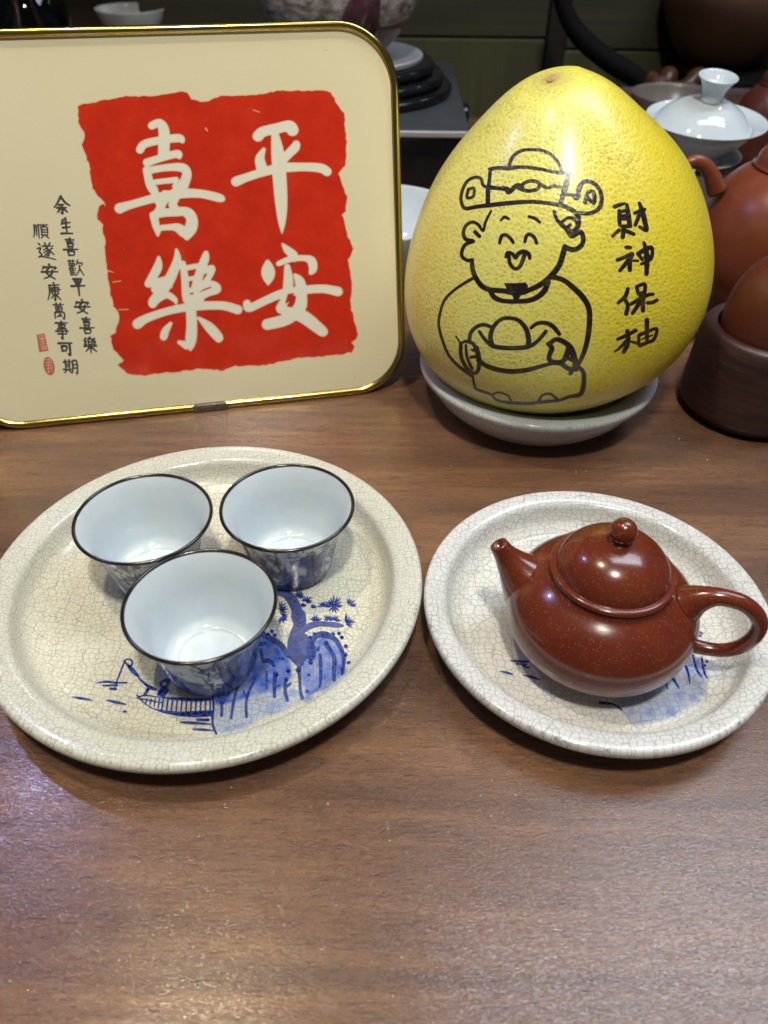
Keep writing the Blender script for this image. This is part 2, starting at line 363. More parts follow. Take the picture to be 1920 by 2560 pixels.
def plate_profile(Rr, thick=1.0):
    P = [(0, 0.0030), (0.66, 0.0030), (0.665, 0.0), (0.685, 0.0), (0.70, 0.0036), (0.86, 0.0105), (0.965, 0.0155), (0.992, 0.0172), (1.0, 0.0196), (0.995, 0.0214), (0.980, 0.0224), (0.935, 0.0224), (0.890, 0.0214), (0.866, 0.0196), (0.850, 0.0155), (0.825, 0.0110), (0.775, 0.0080), (0.71, 0.0068), (0.35, 0.0062), (0, 0.0062)]
    return [(r * Rr, z * thick) for r, z in P]
def plate(name, loc, Rr, mat, label, group, art_rz=0):
    root = thing(name, loc, label, 'plate', 0, group)
    bm = lathe(plate_profile(Rr), 160, 4)
    o = obj('dish', bm, mat, root)
    set_uv(o.data, lambda co: np.stack([co[:, 0] / (2 * Rr) + .5, co[:, 1] / (2 * Rr) + .5], 1))
    bm = lathe([(0.667 * Rr, 0.0012), (0.667 * Rr, -0.0001), (0.684 * Rr, -0.0001), (0.6895 * Rr, 0.0012)], 96)
    return root
def plate_masks(name, cx, cy, Rr, n, a, b):
    g_ = (np.arange(n) + .5) / n * 2 * Rr - Rr; X, Y = np.meshgrid(g_, g_)
    x, y = proj(np.stack([X + cx, Y + cy, np.full_like(X, 0.0064)], -1))
    return mask_image(name, [a.sample(x, y), b.sample(x, y)])
PL = (-0.0859, 0.2604, 0.105); PR = (0.1008, 0.2461, 0.0814); PS = (0.1012, 0.4525, 0.0785)
im = plate_masks('plate_brushwork', *PL, 2048, ink, wash)
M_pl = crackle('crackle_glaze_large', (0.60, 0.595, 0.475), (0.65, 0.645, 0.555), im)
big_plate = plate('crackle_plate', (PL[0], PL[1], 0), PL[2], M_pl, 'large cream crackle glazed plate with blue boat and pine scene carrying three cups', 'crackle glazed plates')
ink2 = Canvas(1200, 1540, 1800, 1860, 2); wash_shade2 = Canvas(1200, 1540, 1800, 1860, 1)
ink2.wf = 1.3; ink2.tf(1040, 1560, 3.456); wash_shade2.tf(1040, 1560, 3.456)
for s_ in [[(725,412,6),(780,422,18),(835,438,9)], [(925,443,6),(1000,460,20),(1075,482,9)], [(822,318,12),(880,322,18),(970,325,14)], [(870,345,12),(950,350,16)], [(925,365,12),(975,378,12)]]: ink2.stroke(s_)
wash_shade2.poly([(790,60),(830,180),(980,330),(1010,300),(930,190),(860,60)], .35)  # bluish shadow on the plate, painted into the same mask as the brush washes
ink2.tf(1440, 1560, 3.456); wash_shade2.tf(1440, 1560, 3.456)
for s_ in [[(205,680,22),(300,690,18),(350,710,14),(395,745,12)], [(830,460,22),(890,555,12)], [(950,370,22),(970,430,16),(982,510,10)], [(1010,270,16),(1040,390,16),(1080,455,16)], [(1085,290,12),(1100,400,18),(1130,470,12)], [(1070,75,18),(1090,88,12)], [(1060,100,18),(1080,108,12)], [(1128,328,16),(1132,330,16)], [(1108,362,18),(1112,362,18)], [(780,520,14),(790,560,10)]]: ink2.stroke(s_)
wash_shade2.poly([(330,640),(600,600),(960,350),(1060,290),(1130,380),(1130,560),(1060,700),(850,790),(700,860),(540,900),(400,780)], .42)
for x, y, w in ((1090,600,60),(1010,650,70),(820,770,90),(640,770,90),(900,620,80),(480,760,60)): wash_shade2.stroke([(x, y, w), (x + 15, y + 6, w * .8)], val=.68, sm=1)
wash_shade2.tf(0, 0, 1); wash_shade2.blur(3)
im2 = plate_masks('small_plate_brushwork_shade', *PR, 1536, ink2, wash_shade2)
M_pr = crackle('crackle_glaze_small', (0.62, 0.62, 0.58), (0.66, 0.66, 0.63), im2, vein=(0.19, 0.19, 0.20), sc=0.80, rad=0.0814, floor_mix=0.6, floor_col=(0.66, 0.655, 0.58))
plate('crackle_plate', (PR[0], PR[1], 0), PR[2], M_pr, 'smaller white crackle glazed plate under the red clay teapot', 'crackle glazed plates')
M_ps = crackle('crackle_glaze_saucer', (0.44, 0.47, 0.47), (0.50, 0.53, 0.53), None, vein=(0.26, 0.26, 0.26), sc=0.9, rad=0.0812, floor_mix=0.1)
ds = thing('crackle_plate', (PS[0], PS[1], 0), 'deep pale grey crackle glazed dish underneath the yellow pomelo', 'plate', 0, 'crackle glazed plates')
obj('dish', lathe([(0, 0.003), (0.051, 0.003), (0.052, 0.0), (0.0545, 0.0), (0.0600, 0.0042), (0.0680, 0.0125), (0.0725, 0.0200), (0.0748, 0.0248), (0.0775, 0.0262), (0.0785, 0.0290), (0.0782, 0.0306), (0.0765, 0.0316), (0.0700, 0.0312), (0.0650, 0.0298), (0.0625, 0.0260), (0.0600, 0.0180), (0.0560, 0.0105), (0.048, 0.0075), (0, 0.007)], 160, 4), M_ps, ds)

# ------------------------------------------------------------------ tea cups
t = NT('porcelain_white'); t.set(rough=0.07, spec=0.5)
t.col(t.ramp(t.noise(t.obj(), 60, 2), [(0.3, (0.52, 0.585, 0.615)), (0.7, (0.57, 0.63, 0.65))])); M_white = t.m
t = NT('blue_painted_porcelain'); t.set(rough=0.13, spec=0.42)
n1 = t.noise(t.obj((62, 62, 58)), 1.0, 5, 0.6, 1.0); n2 = t.noise(t.obj((220, 220, 60)), 1.0, 4, 0.6, 1.0)
z_ = t.n('ShaderNodeSeparateXYZ'); t.l(t.obj(), z_.inputs[0])
zf = t.ramp(t.math('MULTIPLY', z_.outputs[2], 24.0), [(0.0, 0.30), (0.55, 0.12), (0.8, -0.0)])
c = t.mix(t.ramp(t.math('ADD', n1, t.math('MULTIPLY', zf, 0.6)), [(0.50, 0.0), (0.56, 0.8), (0.70, 1.0)]), (0.56, 0.62, 0.68), (0.008, 0.032, 0.21))
c = t.mix(t.ramp(n2, [(0.52, 0.0), (0.60, 0.9)]), c, (0.006, 0.012, 0.05))
t.col(c); M_blue = t.m
t = NT('dark_silver_rim'); t.set(col=(0.085, 0.082, 0.08), metal=0.9, rough=0.16)
t.bump(t.noise(t.obj(), 900, 3), 0.25, 0.0002); M_rim = t.m
outer = [(0, 0.0), (0.0165, 0.0), (0.0192, 0.0008), (0.0205, 0.0035), (0.0226, 0.013), (0.0247, 0.023), (0.0272, 0.0315), (0.0297, 0.0370), (0.0322, 0.0405)]
inner = [(0.0322, 0.0405), (0.0314, 0.0406), (0.0286, 0.0366), (0.0260, 0.0310), (0.0236, 0.0225), (0.0214, 0.0130), (0.0196, 0.0075), (0.0160, 0.0052), (0.0150, 0.0056), (0.0135, 0.0050), (0, 0.0048)]
CZ = 0.0064
cups = [(-0.1151, 0.2730), (-0.0472, 0.2826), (-0.0777, 0.2186)]
cup = thing('tea_cup', (*cups[0], CZ), 'white lined tea cup with dark silver rim standing back left on the boat plate', 'cup', 0.4, 'three silver rimmed tea cups')
obj('cup_wall', lathe(outer, 96, 3), M_blue, cup); obj('cup_lining', lathe(inner, 96, 3), M_white, cup)
rimb = tube([(0.0320 * math.cos(a), 0.0320 * math.sin(a), 0.0407) for a in np.linspace(0, 2 * math.pi, 97)], 0.00088, 12, 1, caps=False)
obj('silver_rim', rimb, M_rim, cup)
copy_tree(cup, (*cups[1], CZ), 'white lined tea cup with dark silver rim standing back right over the painted pine', 2.1)
copy_tree(cup, (*cups[2], CZ), 'frontmost white lined tea cup with dark silver rim beside the painted boat', 4.4)

# ------------------------------------------------------------------ red clay teapot
def clay(name, c1, c2, rough, speck=True, coat=0.0):
    t = NT(name); v = t.obj()
    c = t.ramp(t.noise(v, 55, 4), [(0.3, c1), (0.7, c2)])
    if speck:
        vo = t.n('ShaderNodeTexVoronoi'); vo.inputs['Scale'].default_value = 1350; t.l(v, vo.inputs['Vector'])
        sel = t.n('ShaderNodeSeparateColor'); t.l(vo.outputs['Color'], sel.inputs[0])
        m = t.math('MULTIPLY', t.ramp(vo.outputs['Distance'], [(0.22, 1.0), (0.42, 0.0)]), t.ramp(sel.outputs[0], [(0.74, 0.0), (0.86, 1.0)]))
        c = t.mix(t.math('MULTIPLY', m, 0.75), c, (0.33, 0.12, 0.05))
    t.col(c); t.set(rough=rough, spec=0.5, coat=coat, coatr=0.07)
    t.bump(t.noise(v, 420, 3), 0.05, 0.0004)
    return t.m
M_clay = clay('red_clay', (0.110, 0.017, 0.007), (0.14, 0.026, 0.009), 0.21, True, 0.3)
TP = (0.0984, 0.2318); TZ = 0.0062; AZ = R(-18)
tp = thing('teapot', (TP[0], TP[1], TZ), 'glossy speckled dark red clay teapot standing on the smaller crackle plate', 'teapot', AZ)
def sup(t_):
    b_ = 2.1 if t_ > 0 else 2.5; return 0.042 * (1 - abs(t_) ** b_) ** (1 / b_)
prof = [(0, 0.0012), (0.0215, 0.0012), (0.0225, 0.0)]
for k in range(22):
    tt = -0.945 + k * (0.765 + 0.945) / 21; prof.append((sup(tt), 0.0262 + 0.0262 * tt))
prof += [(0.0264, 0.0477), (0.0262, 0.0486), (0.0250, 0.0490), (0.018, 0.0490), (0, 0.0490)]
body = obj('body', lathe(prof, 128, 2), M_clay, tp)
lidp = [(0, 0.0492), (0.0240, 0.0492), (0.0262, 0.0494), (0.0268, 0.0506), (0.0264, 0.0518), (0.0252, 0.0523), (0.0243, 0.0522), (0.0240, 0.0526), (0.0236, 0.0542), (0.0222, 0.0572), (0.0198, 0.0603), (0.0165, 0.0631), (0.0125, 0.0652), (0.0085, 0.0664), (0.0050, 0.0670), (0, 0.0671)]
lid = obj('lid', lathe(lidp, 128, 3), M_clay, tp)
kp = [(0, 0.0664), (0.0046, 0.0668), (0.0036, 0.0678), (0.0036, 0.0688)]
for k in range(1, 12):
    a = -math.pi / 2 + 0.65 + k * (math.pi - 0.78) / 11; kp.append((0.0056 * math.cos(a), 0.0732 + 0.0056 * math.sin(a)))
kp += [(0.0006, 0.0786), (0.0005, 0.0760), (0, 0.0760)]
obj('knob', lathe(kp, 48, 3), M_clay, lid)
hp = [(0.0335, .0415), (0.0372, 0.0455), (0.0425, 0.0487), (0.0480, 0.0494), (0.0540, 0.0486), (0.0595, 0.0450), (0.0632, 0.0392), (0.0634, 0.0310), (0.0602, 0.0232), (0.0555, 0.0188), (0.0500, 0.0169), (0.0430, 0.0165), (0.0385, 0.0172)]
hr = [0.0085, 0.0060, 0.0042, 0.0037, 0.0036, 0.0035, 0.0034, 0.0033, 0.0032, 0.0031, 0.0031, 0.0034, 0.0044]
obj('handle', tube([(x, 0, z) for x, z in hp], hr, 24, 5), M_clay, tp)
spp = [(-0.0200, 0.0225), (-0.0290, 0.0280), (-0.0362, 0.0345), (-0.0420, 0.0405), (-0.0462, 0.0455), (-0.0497, 0.0503)]
spo = tube([(x, 0, z) for x, z in spp], [0.0195, 0.0168, 0.0122, 0.0078, 0.0052, 0.0041], 28, 6, caps=False)
be = [e_ for e_ in spo.edges if e_.is_boundary and e_.verts[0].co.x < -0.045]
r1 = bmesh.ops.extrude_edge_only(spo, edges=be); nv = [q for q in r1['geom'] if isinstance(q, bmesh.types.BMVert)]
cen = sum((q.co for q in nv), Vector()) / len(nv)
for q in nv: q.co = cen + (q.co - cen) * 0.62
be = [q for q in r1['geom'] if isinstance(q, bmesh.types.BMEdge)]
r2 = bmesh.ops.extrude_edge_only(spo, edges=be); nv = [q for q in r2['geom'] if isinstance(q, bmesh.types.BMVert)]
for q in nv: q.co += Vector((0.006, 0, -0.008))
bmesh.ops.recalc_face_normals(spo, faces=spo.faces)
obj('spout', spo, M_clay, tp)

# ------------------------------------------------------------------ framed board with calligraphy
ps, th = 0.211, 0.2342
BP = np.array([0.0150, 0.4619, 0.0]); bu = np.array([math.cos(ps), math.sin(ps), 0]); bv = np.array([-math.sin(ps) * math.sin(th), math.cos(ps) * math.sin(th), math.cos(th)]); bn = np.cross(bu, bv)
BW, BH, BR = 0.289, 0.2209, 0.036
board = thing('calligraphy_board', (0, 0, 0), 'gold framed cream board with large red seal print leaning behind the plates', 'framed picture')
board.matrix_world = Matrix([[bu[0], bv[0], bn[0], BP[0]], [bu[1], bv[1], bn[1], BP[1]], [bu[2], bv[2], bn[2], BP[2] + 0.0008], [0, 0, 0, 1]])
def rrect(o, seg=14):
    # rounded rectangle, o = inset; local x in [-BW,0], y in [0,BH]
    P = []
    for cx, cy, a0 in ((-BR, BH - BR, 0), (-BW + BR, BH - BR, 90), (-BW + BR, BR, 180), (-BR, BR, 270)):
        for k in range(seg + 1):
            a = R(a0 + 90 * k / seg); P.append((cx + (BR - o) * math.cos(a), cy + (BR - o) * math.sin(a)))
    return P
fprof = [(0.0010, -0.0125), (0.0, -0.0115), (0.0, -0.0030)] + [(0.0024 - 0.0024 * math.cos(R(a_)), -0.0024 + 0.0024 * math.sin(R(a_))) for a_ in range(15, 180, 15)] + [(0.0047, -0.0016), (0.0049, -0.0030)]
bm = bmesh.new(); rows = [[bm.verts.new((x, y, n_)) for x, y in rrect(o)] for o, n_ in fprof]
for a, b in zip(rows, rows[1:]):
    for k in range(len(a)): j = (k + 1) % len(a); bm.faces.new((a[k], a[j], b[j], b[k]))
bmesh.ops.recalc_face_normals(bm, faces=bm.faces)
t = NT('polished_gold'); t.set(col=(0.60, 0.46, 0.13), metal=1.0, rough=0.18); t.bump(t.noise(t.obj(), 60, 3), 0.1, 0.0005); M_gold = t.m
obj('gold_frame', bm, M_gold, board)
# print masks
sc1 = (180, 210, 2.304)
red = Canvas(120, 180, 960, 960, 2).tf(*sc1)
outl = [(35,130),(60,120),(150,100),(235,85),(310,68),(400,72),(520,65),(570,50),(640,45),(665,50),(690,85),(740,100),(790,98),(860,68),(960,68),(1060,62),(1180,40),(1300,38),(1440,38),(1490,50),(1510,80),(1530,120),(1570,170),(1570,230),(1582,330),(1580,400),(1575,470),(1535,520),(1560,590),(1582,650),(1575,730),(1555,750),(1575,810),(1590,880),(1622,950),(1590,1010),(1600,1060),(1615,1150),(1600,1260),(1620,1340),(1645,1440),(1640,1470),(1612,1490),(1630,1510),(1610,1545),(1540,1560),(1420,1570),(1300,1580),(1230,1595),(1100,1620),(940,1625),(870,1650),(740,1640),(620,1655),(520,1665),(420,1680),(340,1675),(300,1650),(265,1620),(300,1600),(290,1580),(240,1530),(220,1450),(250,1435),(275,1330),(240,1280),(220,1200),(205,1080),(190,960),(190,880),(175,860),(180,810),(145,775),(155,700),(185,690),(120,600),(100,470),(58,350),(75,290),(38,220),(35,180)]
rough_o = []
for a, b in zip(outl, outl[1:] + outl[:1]):
    m_ = max(1, int(math.hypot(b[0] - a[0], b[1] - a[1]) / 18))
    for k in range(m_): rough_o.append((a[0] + (b[0] - a[0]) * k / m_ + random.uniform(-4, 4), a[1] + (b[1] - a[1]) * k / m_ + random.uniform(-4, 4)))
red.poly(rough_o)
big_strokes = [
 # ping
 [(1072,300,62),(1100,275,58),(1180,256,58),(1250,242,62),(1270,265,68)], [(1104,378,24),(1082,430,52),(1092,480,60),(1100,500,50)], [(1292,345,40),(1285,365,52),(1250,400,50),(1215,440,45)],
 [(945,562,56),(1000,540,48),(1100,508,48),(1200,484,55),(1330,478,48),(1430,484,52),(1470,505,50)], [(1168,280,40),(1185,400,72),(1197,560,76),(1206,700,66),(1209,800,40),(1209,862,6)],
 # an
 [(1213,922,14),(1240,955,42),(1275,985,48),(1280,1005,40)], [(1127,1025,26),(1130,1088,78),(1130,1155,12)], [(1190,1035,30),(1260,1008,36),(1340,1003,34),(1380,1020,50),(1388,1065,46),(1375,1088,24)],
 [(1240,1055,36),(1246,1140,56),(1232,1230,50),(1200,1290,50)], [(1200,1298,46),(1270,1320,60),(1340,1345,72),(1430,1415,62),(1448,1428,50)], [(1285,1100,20),(1312,1140,56),(1322,1210,60),(1310,1290,70),(1235,1355,66),(1125,1385,62)],
 [(1008,1265,44),(1022,1290,46),(1120,1245,46),(1220,1205,50),(1350,1185,48),(1450,1180,48),(1532,1195,54)],
 # xi
 [(460,240,44),(505,225,46),(530,275,62),(528,400,64)], [(392,378,46),(420,345,46),(520,322,44),(615,312,46),(636,328,28)], [(432,452,46),(520,424,42),(606,402,44),(618,418,30)],
 [(430,495,44),(450,580,48),(475,620,46)], [(430,500,42),(540,482,40),(635,482,50),(662,520,52),(640,585,60)], [(480,565,32),(600,552,34)], [(478,602,34),(480,640,46),(505,690,40),(520,720,30)], [(600,590,44),(595,640,56),(580,690,50),(600,725,40)],
 [(274,716,58),(340,695,46),(480,657,48),(620,632,54),(740,632,48),(845,655,48),(868,664,26)], [(540,640,60),(500,730,46),(470,755,40)], [(560,735,40),(520,740,40)],
 [(466,755,40),(490,820,50),(495,872,16)], [(470,755,40),(560,740,46),(655,738,58),(690,775,62),(685,830,68),(662,885,32)], [(500,828,36),(590,822,44),(640,850,58),(660,880,30)],
 # le
 [(500,1000,20),(492,1060,52),(440,1150,44)], [(440,1150,42),(500,1140,44),(560,1120,40)], [(602,955,18),(605,1020,48),(565,1120,60),(520,1190,60),(468,1255,56),(470,1275,30)], [(470,1255,44),(540,1215,40),(590,1240,32),(600,1265,14)], [(480,1180,50),(560,1160,40)],
 [(638,1035,36),(650,1120,42),(655,1220,44)], [(650,1062,32),(720,1048,30)], [(650,1128,26),(700,1118,26)], [(655,1195,30),(700,1185,30)], [(772,975,30),(765,1010,48),(735,1090,50),(712,1180,54)], [(745,1085,34),(805,1062,38),(790,1110,34),(760,1150,32)], [(725,1180,34),(800,1150,34),(835,1180,48),(780,1205,40),(710,1235,54)], [(660,1240,46),(740,1235,46)],
 [(378,1382,58),(430,1350,48),(560,1306,44),(700,1282,48),(860,1276,48),(955,1300,52)], [(680,1240,56),(690,1380,60),(684,1480,60),(682,1535,10)], [(618,1488,24),(660,1505,48)], [(568,1380,22),(540,1420,42),(528,1455,44)], [(730,1348,18),(790,1400,54),(840,1455,54),(845,1468,40)]]
inside = Canvas(120, 180, 960, 960, 2); inside.a = red.a.copy()
red.wf = 1.05
for s_ in big_strokes: red.stroke(s_, mode='erase', soft=1.2)
for pts_ in ([(482,525),(585,505),(575,530),(485,548)], [(490,592),(550,586),(585,600),(560,612),(500,610)], [(500,775),(640,760),(655,780),(610,800),(505,812)], [(535,712),(560,672),(552,700)], [(1243,1210),(1278,1205),(1270,1240),(1228,1268)]):
    red.poly(pts_)
for s_ in [[(205,1075,6),(240,1085,3)], [(235,1142,4),(280,1134,4)], [(270,1300,4),(325,1298,4)], [(180,680,10),(190,700,4)], [(770,255,8),(780,270,5)], [(1045,150,4),(1080,162,4)]]: red.stroke(s_, mode='erase', sm=1)
halo = Canvas(120, 180, 960, 960, 2); halo.a = red.a.copy(); halo.blur(2.2)
red.tf(0, 0, 1); red.blur(0.5, 1)
halo.a = np.clip(halo.a - red.a, 0, 1) * 2.2
txt = Canvas(60, 470, 300, 960, 3).tf(60, 470, 4.514); txt.wf = 1.38; sea = Canvas(60, 470, 300, 960, 3).tf(60, 470, 4.514)
G = {
'yu': [[(50,0),(25,40),(5,62)], [(50,5),(75,35),(98,48)], [(35,48),(62,44)], [(22,64),(75,60)], [(50,46),(52,92),(42,88)], [(38,70),(22,88)], [(62,68),(80,84)]],
'sheng': [[(28,10),(12,38)], [(20,32),(85,24)], [(50,0),(52,90)], [(22,58),(82,52)], [(5,94),(98,90)]],
'xi': [[(50,0),(50,22)], [(22,9),(78,8)], [(30,21),(70,20)], [(32,31),(34,47)], [(32,31),(68,30),(66,46)], [(34,47),(66,46)], [(38,52),(42,60)], [(62,51),(56,60)], [(2,66),(98,60)], [(30,74),(34,96)], [(30,74),(72,73),(68,95)], [(34,96),(68,95)]],
'huan': [[(8,10),(50,8)], [(20,2),(20,18)], [(38,2),(38,18)], [(14,24),(14,38),(26,38),(26,24),(14,24)], [(34,24),(34,38),(46,38),(46,24),(34,24)], [(22,44),(10,62)], [(16,52),(18,98)], [(32,44),(32,98)], [(16,56),(50,54)], [(18,70),(48,68)], [(18,83),(48,82)], [(18,97),(52,95)], [(68,2),(58,30)], [(64,20),(94,18),(88,34)], [(76,34),(72,65),(52,98)], [(76,55),(98,96)]],
'ping': [[(20,8),(80,4)], [(30,18),(38,36)], [(72,14),(62,34)], [(2,48),(98,42)], [(50,8),(52,98)]],
'an': [[(50,0),(54,12)], [(16,18),(10,34)], [(16,22),(86,18),(80,32)], [(44,28),(30,60),(78,98)], [(66,42),(52,78),(14,98)], [(2,54),(98,48)]],
'le': [[(18,8),(8,26),(20,28),(8,48),(24,46)], [(82,6),(74,26),(88,26),(76,46),(92,46)], [(50,0),(44,10)], [(36,12),(38,48)], [(36,12),(64,12),(62,48)], [(38,30),(62,30)], [(38,48),(62,48)], [(4,60),(96,56)], [(50,50),(50,100)], [(44,64),(14,92)], [(56,64),(90,90)]],
'shun': [[(10,8),(8,60),(0,90)], [(22,12),(22,80)], [(36,6),(36,96)], [(48,8),(98,4)], [(70,8),(64,20)], [(54,22),(54,72)], [(54,22),(92,20),(92,72)], [(56,38),(90,38)], [(56,54),(90,54)], [(54,72),(92,72)], [(64,76),(50,96)], [(80,76),(98,94)]],
'sui': [[(12,6),(20,16)], [(4,36),(22,32),(12,56),(24,70),(6,88)], [(10,84),(30,82),(98,96)], [(46,2),(52,14)], [(74,0),(66,14)], [(34,20),(90,16)], [(62,18),(50,34),(36,42)], [(56,30),(68,50),(60,76),(50,70)], [(60,44),(36,58)], [(62,56),(40,74)], [(84,30),(70,42)], [(68,44),(92,68)]],
'kang': [[(52,0),(54,10)], [(16,16),(92,10)], [(18,16),(16,60),(0,98)], [(30,30),(82,26),(82,48)], [(24,40),(96,36)], [(30,50),(82,48)], [(56,18),(56,96),(46,90)], [(34,60),(44,68)], [(48,70),(26,88)], [(80,58),(66,68)], [(62,68),(94,94)]],
'wan': [[(8,12),(92,8)], [(32,0),(32,20)], [(66,0),(66,20)], [(26,24),(26,50)], [(26,24),(76,23),(74,50)], [(26,37),(74,36)], [(26,50),(74,50)], [(50,24),(50,80)], [(14,60),(14,98)], [(14,60),(90,57),(88,98),(78,92)], [(34,84),(66,78)], [(62,70),(70,84)]],
'shi': [[(4,10),(96,6)], [(28,20),(28,34)], [(28,20),(74,18),(72,32)], [(28,34),(72,33)], [(18,44),(80,42),(80,72)], [(2,57),(98,54)], [(18,72),(80,71)], [(50,0),(50,98),(38,90)]],
'ke': [[(2,10),(98,4)], [(22,32),(26,66)], [(22,32),(58,30),(54,62)], [(26,66),(54,64)], [(80,8),(80,96),(66,86)]],
'qi': [[(4,18),(56,14)], [(16,4),(16,70)], [(44,2),(44,70)], [(18,34),(42,33)], [(18,50),(42,49)], [(0,72),(60,68)], [(20,76),(6,96)], [(40,76),(52,92)], [(66,8),(66,60),(58,96)], [(66,8),(96,6),(96,94),(86,88)], [(68,34),(94,33)], [(68,58),(94,57)]]}
for k_, cx, cy, w_, h_, sw in [('yu',425,198,190,210,19),('sheng',475,435,135,185,19),('xi',525,668,165,200,17),('huan',580,900,185,175,13),('ping',612,1115,155,200,20),('an',660,1340,180,155,18),('xi',710,1555,165,185,16),('le',750,1772,155,175,16),
   ('shun',190,490,175,170,14),('sui',250,715,205,190,15),('an',290,945,190,165,18),('kang',340,1170,155,200,15),('wan',395,1390,135,180,14),('shi',430,1605,145,195,16),('ke',470,1815,158,148,19),('qi',525,2018,160,155,15)]:
    for s_ in G[k_]:
        P = [(cx + (x - 50) / 100 * w_ + (y - 50) / 100 * h_ * .10, cy + (y - 50) / 100 * h_ - (x - 50) / 100 * w_ * -.05) for x, y in s_]
        n_ = len(P); txt.stroke([(p[0], p[1], sw * (1.15 if i == 0 else (.75 if i == n_ - 1 else 1.0))) for i, p in enumerate(P)], sm=3 if n_ > 2 else 1, soft=1.6)
txt.tf(0, 0, 1); txt.blur(0.35, 1)
sea.poly([(142,1655),(232,1642),(278,1838),(172,1855)])
sea.poly([(283 + 62 * math.cos(a) * 1.0 + 0.15 * 105 * math.sin(a), 2010 + 105 * math.sin(a)) for a in np.linspace(0, 2 * math.pi, 30)])
for s_ in [[(165,1670,7),(225,1665,7)], [(170,1690,7),(200,1700,7),(230,1685,7)], [(175,1715,7),(235,1705,7)], [(180,1740,7),(240,1730,7)], [(185,1765,7),(250,1755,7)], [(200,1670,6),(215,1760,6)], [(190,1790,7),(255,1780,7)], [(195,1815,7),(260,1805,7)], [(215,1780,6),(222,1840,6)], [(245,1780,6),(252,1835,6)],
  [(250,1940,7),(290,1930,7),(310,1960,7)], [(240,1975,7),(290,1965,7),(325,1990,7)], [(245,2005,7),(300,2000,7),(330,2025,7)], [(255,2040,7),(300,2030,7),(325,2060,7)], [(265,2075,7),(310,2065,7)], [(275,1930,6),(280,2090,6)]]: sea.stroke(s_, mode='erase', sm=2, val=.7)
TW, TH_ = 2304, 1760
gx = (np.arange(TW) + .5) / TW * BW - BW; gy = (np.arange(TH_) + .5) / TH_ * BH; X, Y = np.meshgrid(gx, gy)
Pw = BP + np.array([0, 0, .0008]) + X[..., None] * bu + Y[..., None] * bv - 0.0022 * bn
px_, py_ = proj(Pw)
imb = mask_image('board_print', [np.maximum(red.sample(px_, py_), 0), txt.sample(px_, py_), sea.sample(px_, py_)])
imh = mask_image('board_print_edge', [halo.sample(px_, py_), np.clip(inside.sample(px_, py_) - red.sample(px_, py_), 0, 1)])
t = NT('printed_acrylic'); v = t.obj(); r_, g_, b_ = t.img(imb)[:3]; hl, lt = t.img(imh)[:2]
base = t.ramp(t.noise(v, 9, 3), [(0.3, (0.80, 0.735, 0.485)), (0.7, (0.84, 0.775, 0.525))])
rc = t.ramp(t.noise(v, 60, 5, .65), [(0.30, (0.58, 0.027, 0.009)), (0.60, (0.68, 0.036, 0.011)), (0.80, (0.72, 0.060, 0.020))])
c = t.mix(lt, base, (0.88, 0.86, 0.70)); c = t.mix(t.math('MULTIPLY', hl, 0.9, True), c, (0.66, 0.46, 0.20)); c = t.mix(r_, c, rc); c = t.mix(t.math('MULTIPLY', b_, .85), c, (0.55, 0.04, 0.03)); c = t.mix(t.math('MULTIPLY', g_, .95), c, (0.035, 0.032, 0.042))
sp2 = t.ramp(t.noise(v, 260, 2, .5), [(0.78, 0.0), (0.82, 0.5)]); c = t.mix(sp2, c, (0.25, 0.20, 0.12))
t.col(c); t.set(rough=0.09, spec=0.45); M_print = t.m
bm = bmesh.new(); bm.faces.new([bm.verts.new((x, y, -0.0022)) for x, y in rrect(0.0046)])
o = obj('printed_panel', bm, M_print, board, smooth=False)
set_uv(o.data, lambda co: np.stack([(co[:, 0] + BW) / BW, co[:, 1] / BH], 1))
bm = bmesh.new(); a = [bm.verts.new((x, y, -0.0035)) for x, y in rrect(0.0012)]; b = [bm.verts.new((x, y, -0.0120)) for x, y in rrect(0.0012)]
bm.faces.new(a); bm.faces.new(b[::-1])
for k in range(len(a)): j = (k + 1) % len(a); bm.faces.new((a[j], a[k], b[k], b[j]))
obj('backing_board', bm, M_dark, board, smooth=False)
obj('joint_clip', box(-0.1470, -0.1250, -0.0006, 0.0046, -0.0100, 0.0006, 0.0006), simple('tarnished_clip', (0.20, 0.17, 0.13), 0.4, 0.7, 0.5, 500), board)
obj('support_leg', tube([(-0.145, 0.15, -0.013), (-0.145, -0.0055, -0.075)], 0.004, 12, 1), M_dark, board)

# ------------------------------------------------------------------ pomelo
PK = 0.957      # the fruit sits on the dish rim
pc = CAMP + PK * (np.array([0.10567, 0.47689, 0.12]) - CAMP); ptx, pty = -0.14849, -0.0886
pa = [0.09386, -0.02562, 0.00421, 0.00771, -0.00274, 0.00224]; pb = (0.00141, -0.00171, -0.00383)
def pR(th_, ph): return PK * (sum(a_ * np.cos(k * ph) for k, a_ in enumerate(pa)) + np.cos(th_) * (pb[0] * np.sin(2 * ph) + pb[1] * np.sin(3 * ph) + pb[2] * np.sin(ph) ** 2))
pn = math.sqrt(1 + ptx ** 2 + pty ** 2)
def ppoint(th_, ph):
    # direction on which atan2(y,x)=th and the tilted height fraction equals cos(ph)
    z = np.cos(ph) * pn; ct, st = np.cos(th_), np.sin(th_); k = ptx * ct + pty * st
    # unit d=(s ct, s st, w) : w + k s = z, s^2+w^2=1
    A = 1 + k * k; B = -2 * k * z; Cc = z * z - 1; disc = np.sqrt(np.maximum(B * B - 4 * A * Cc, 0)); s_ = (-B + disc) / (2 * A); w_ = z - k * s_
    d = np.stack([s_ * ct, s_ * st, w_], -1); return d
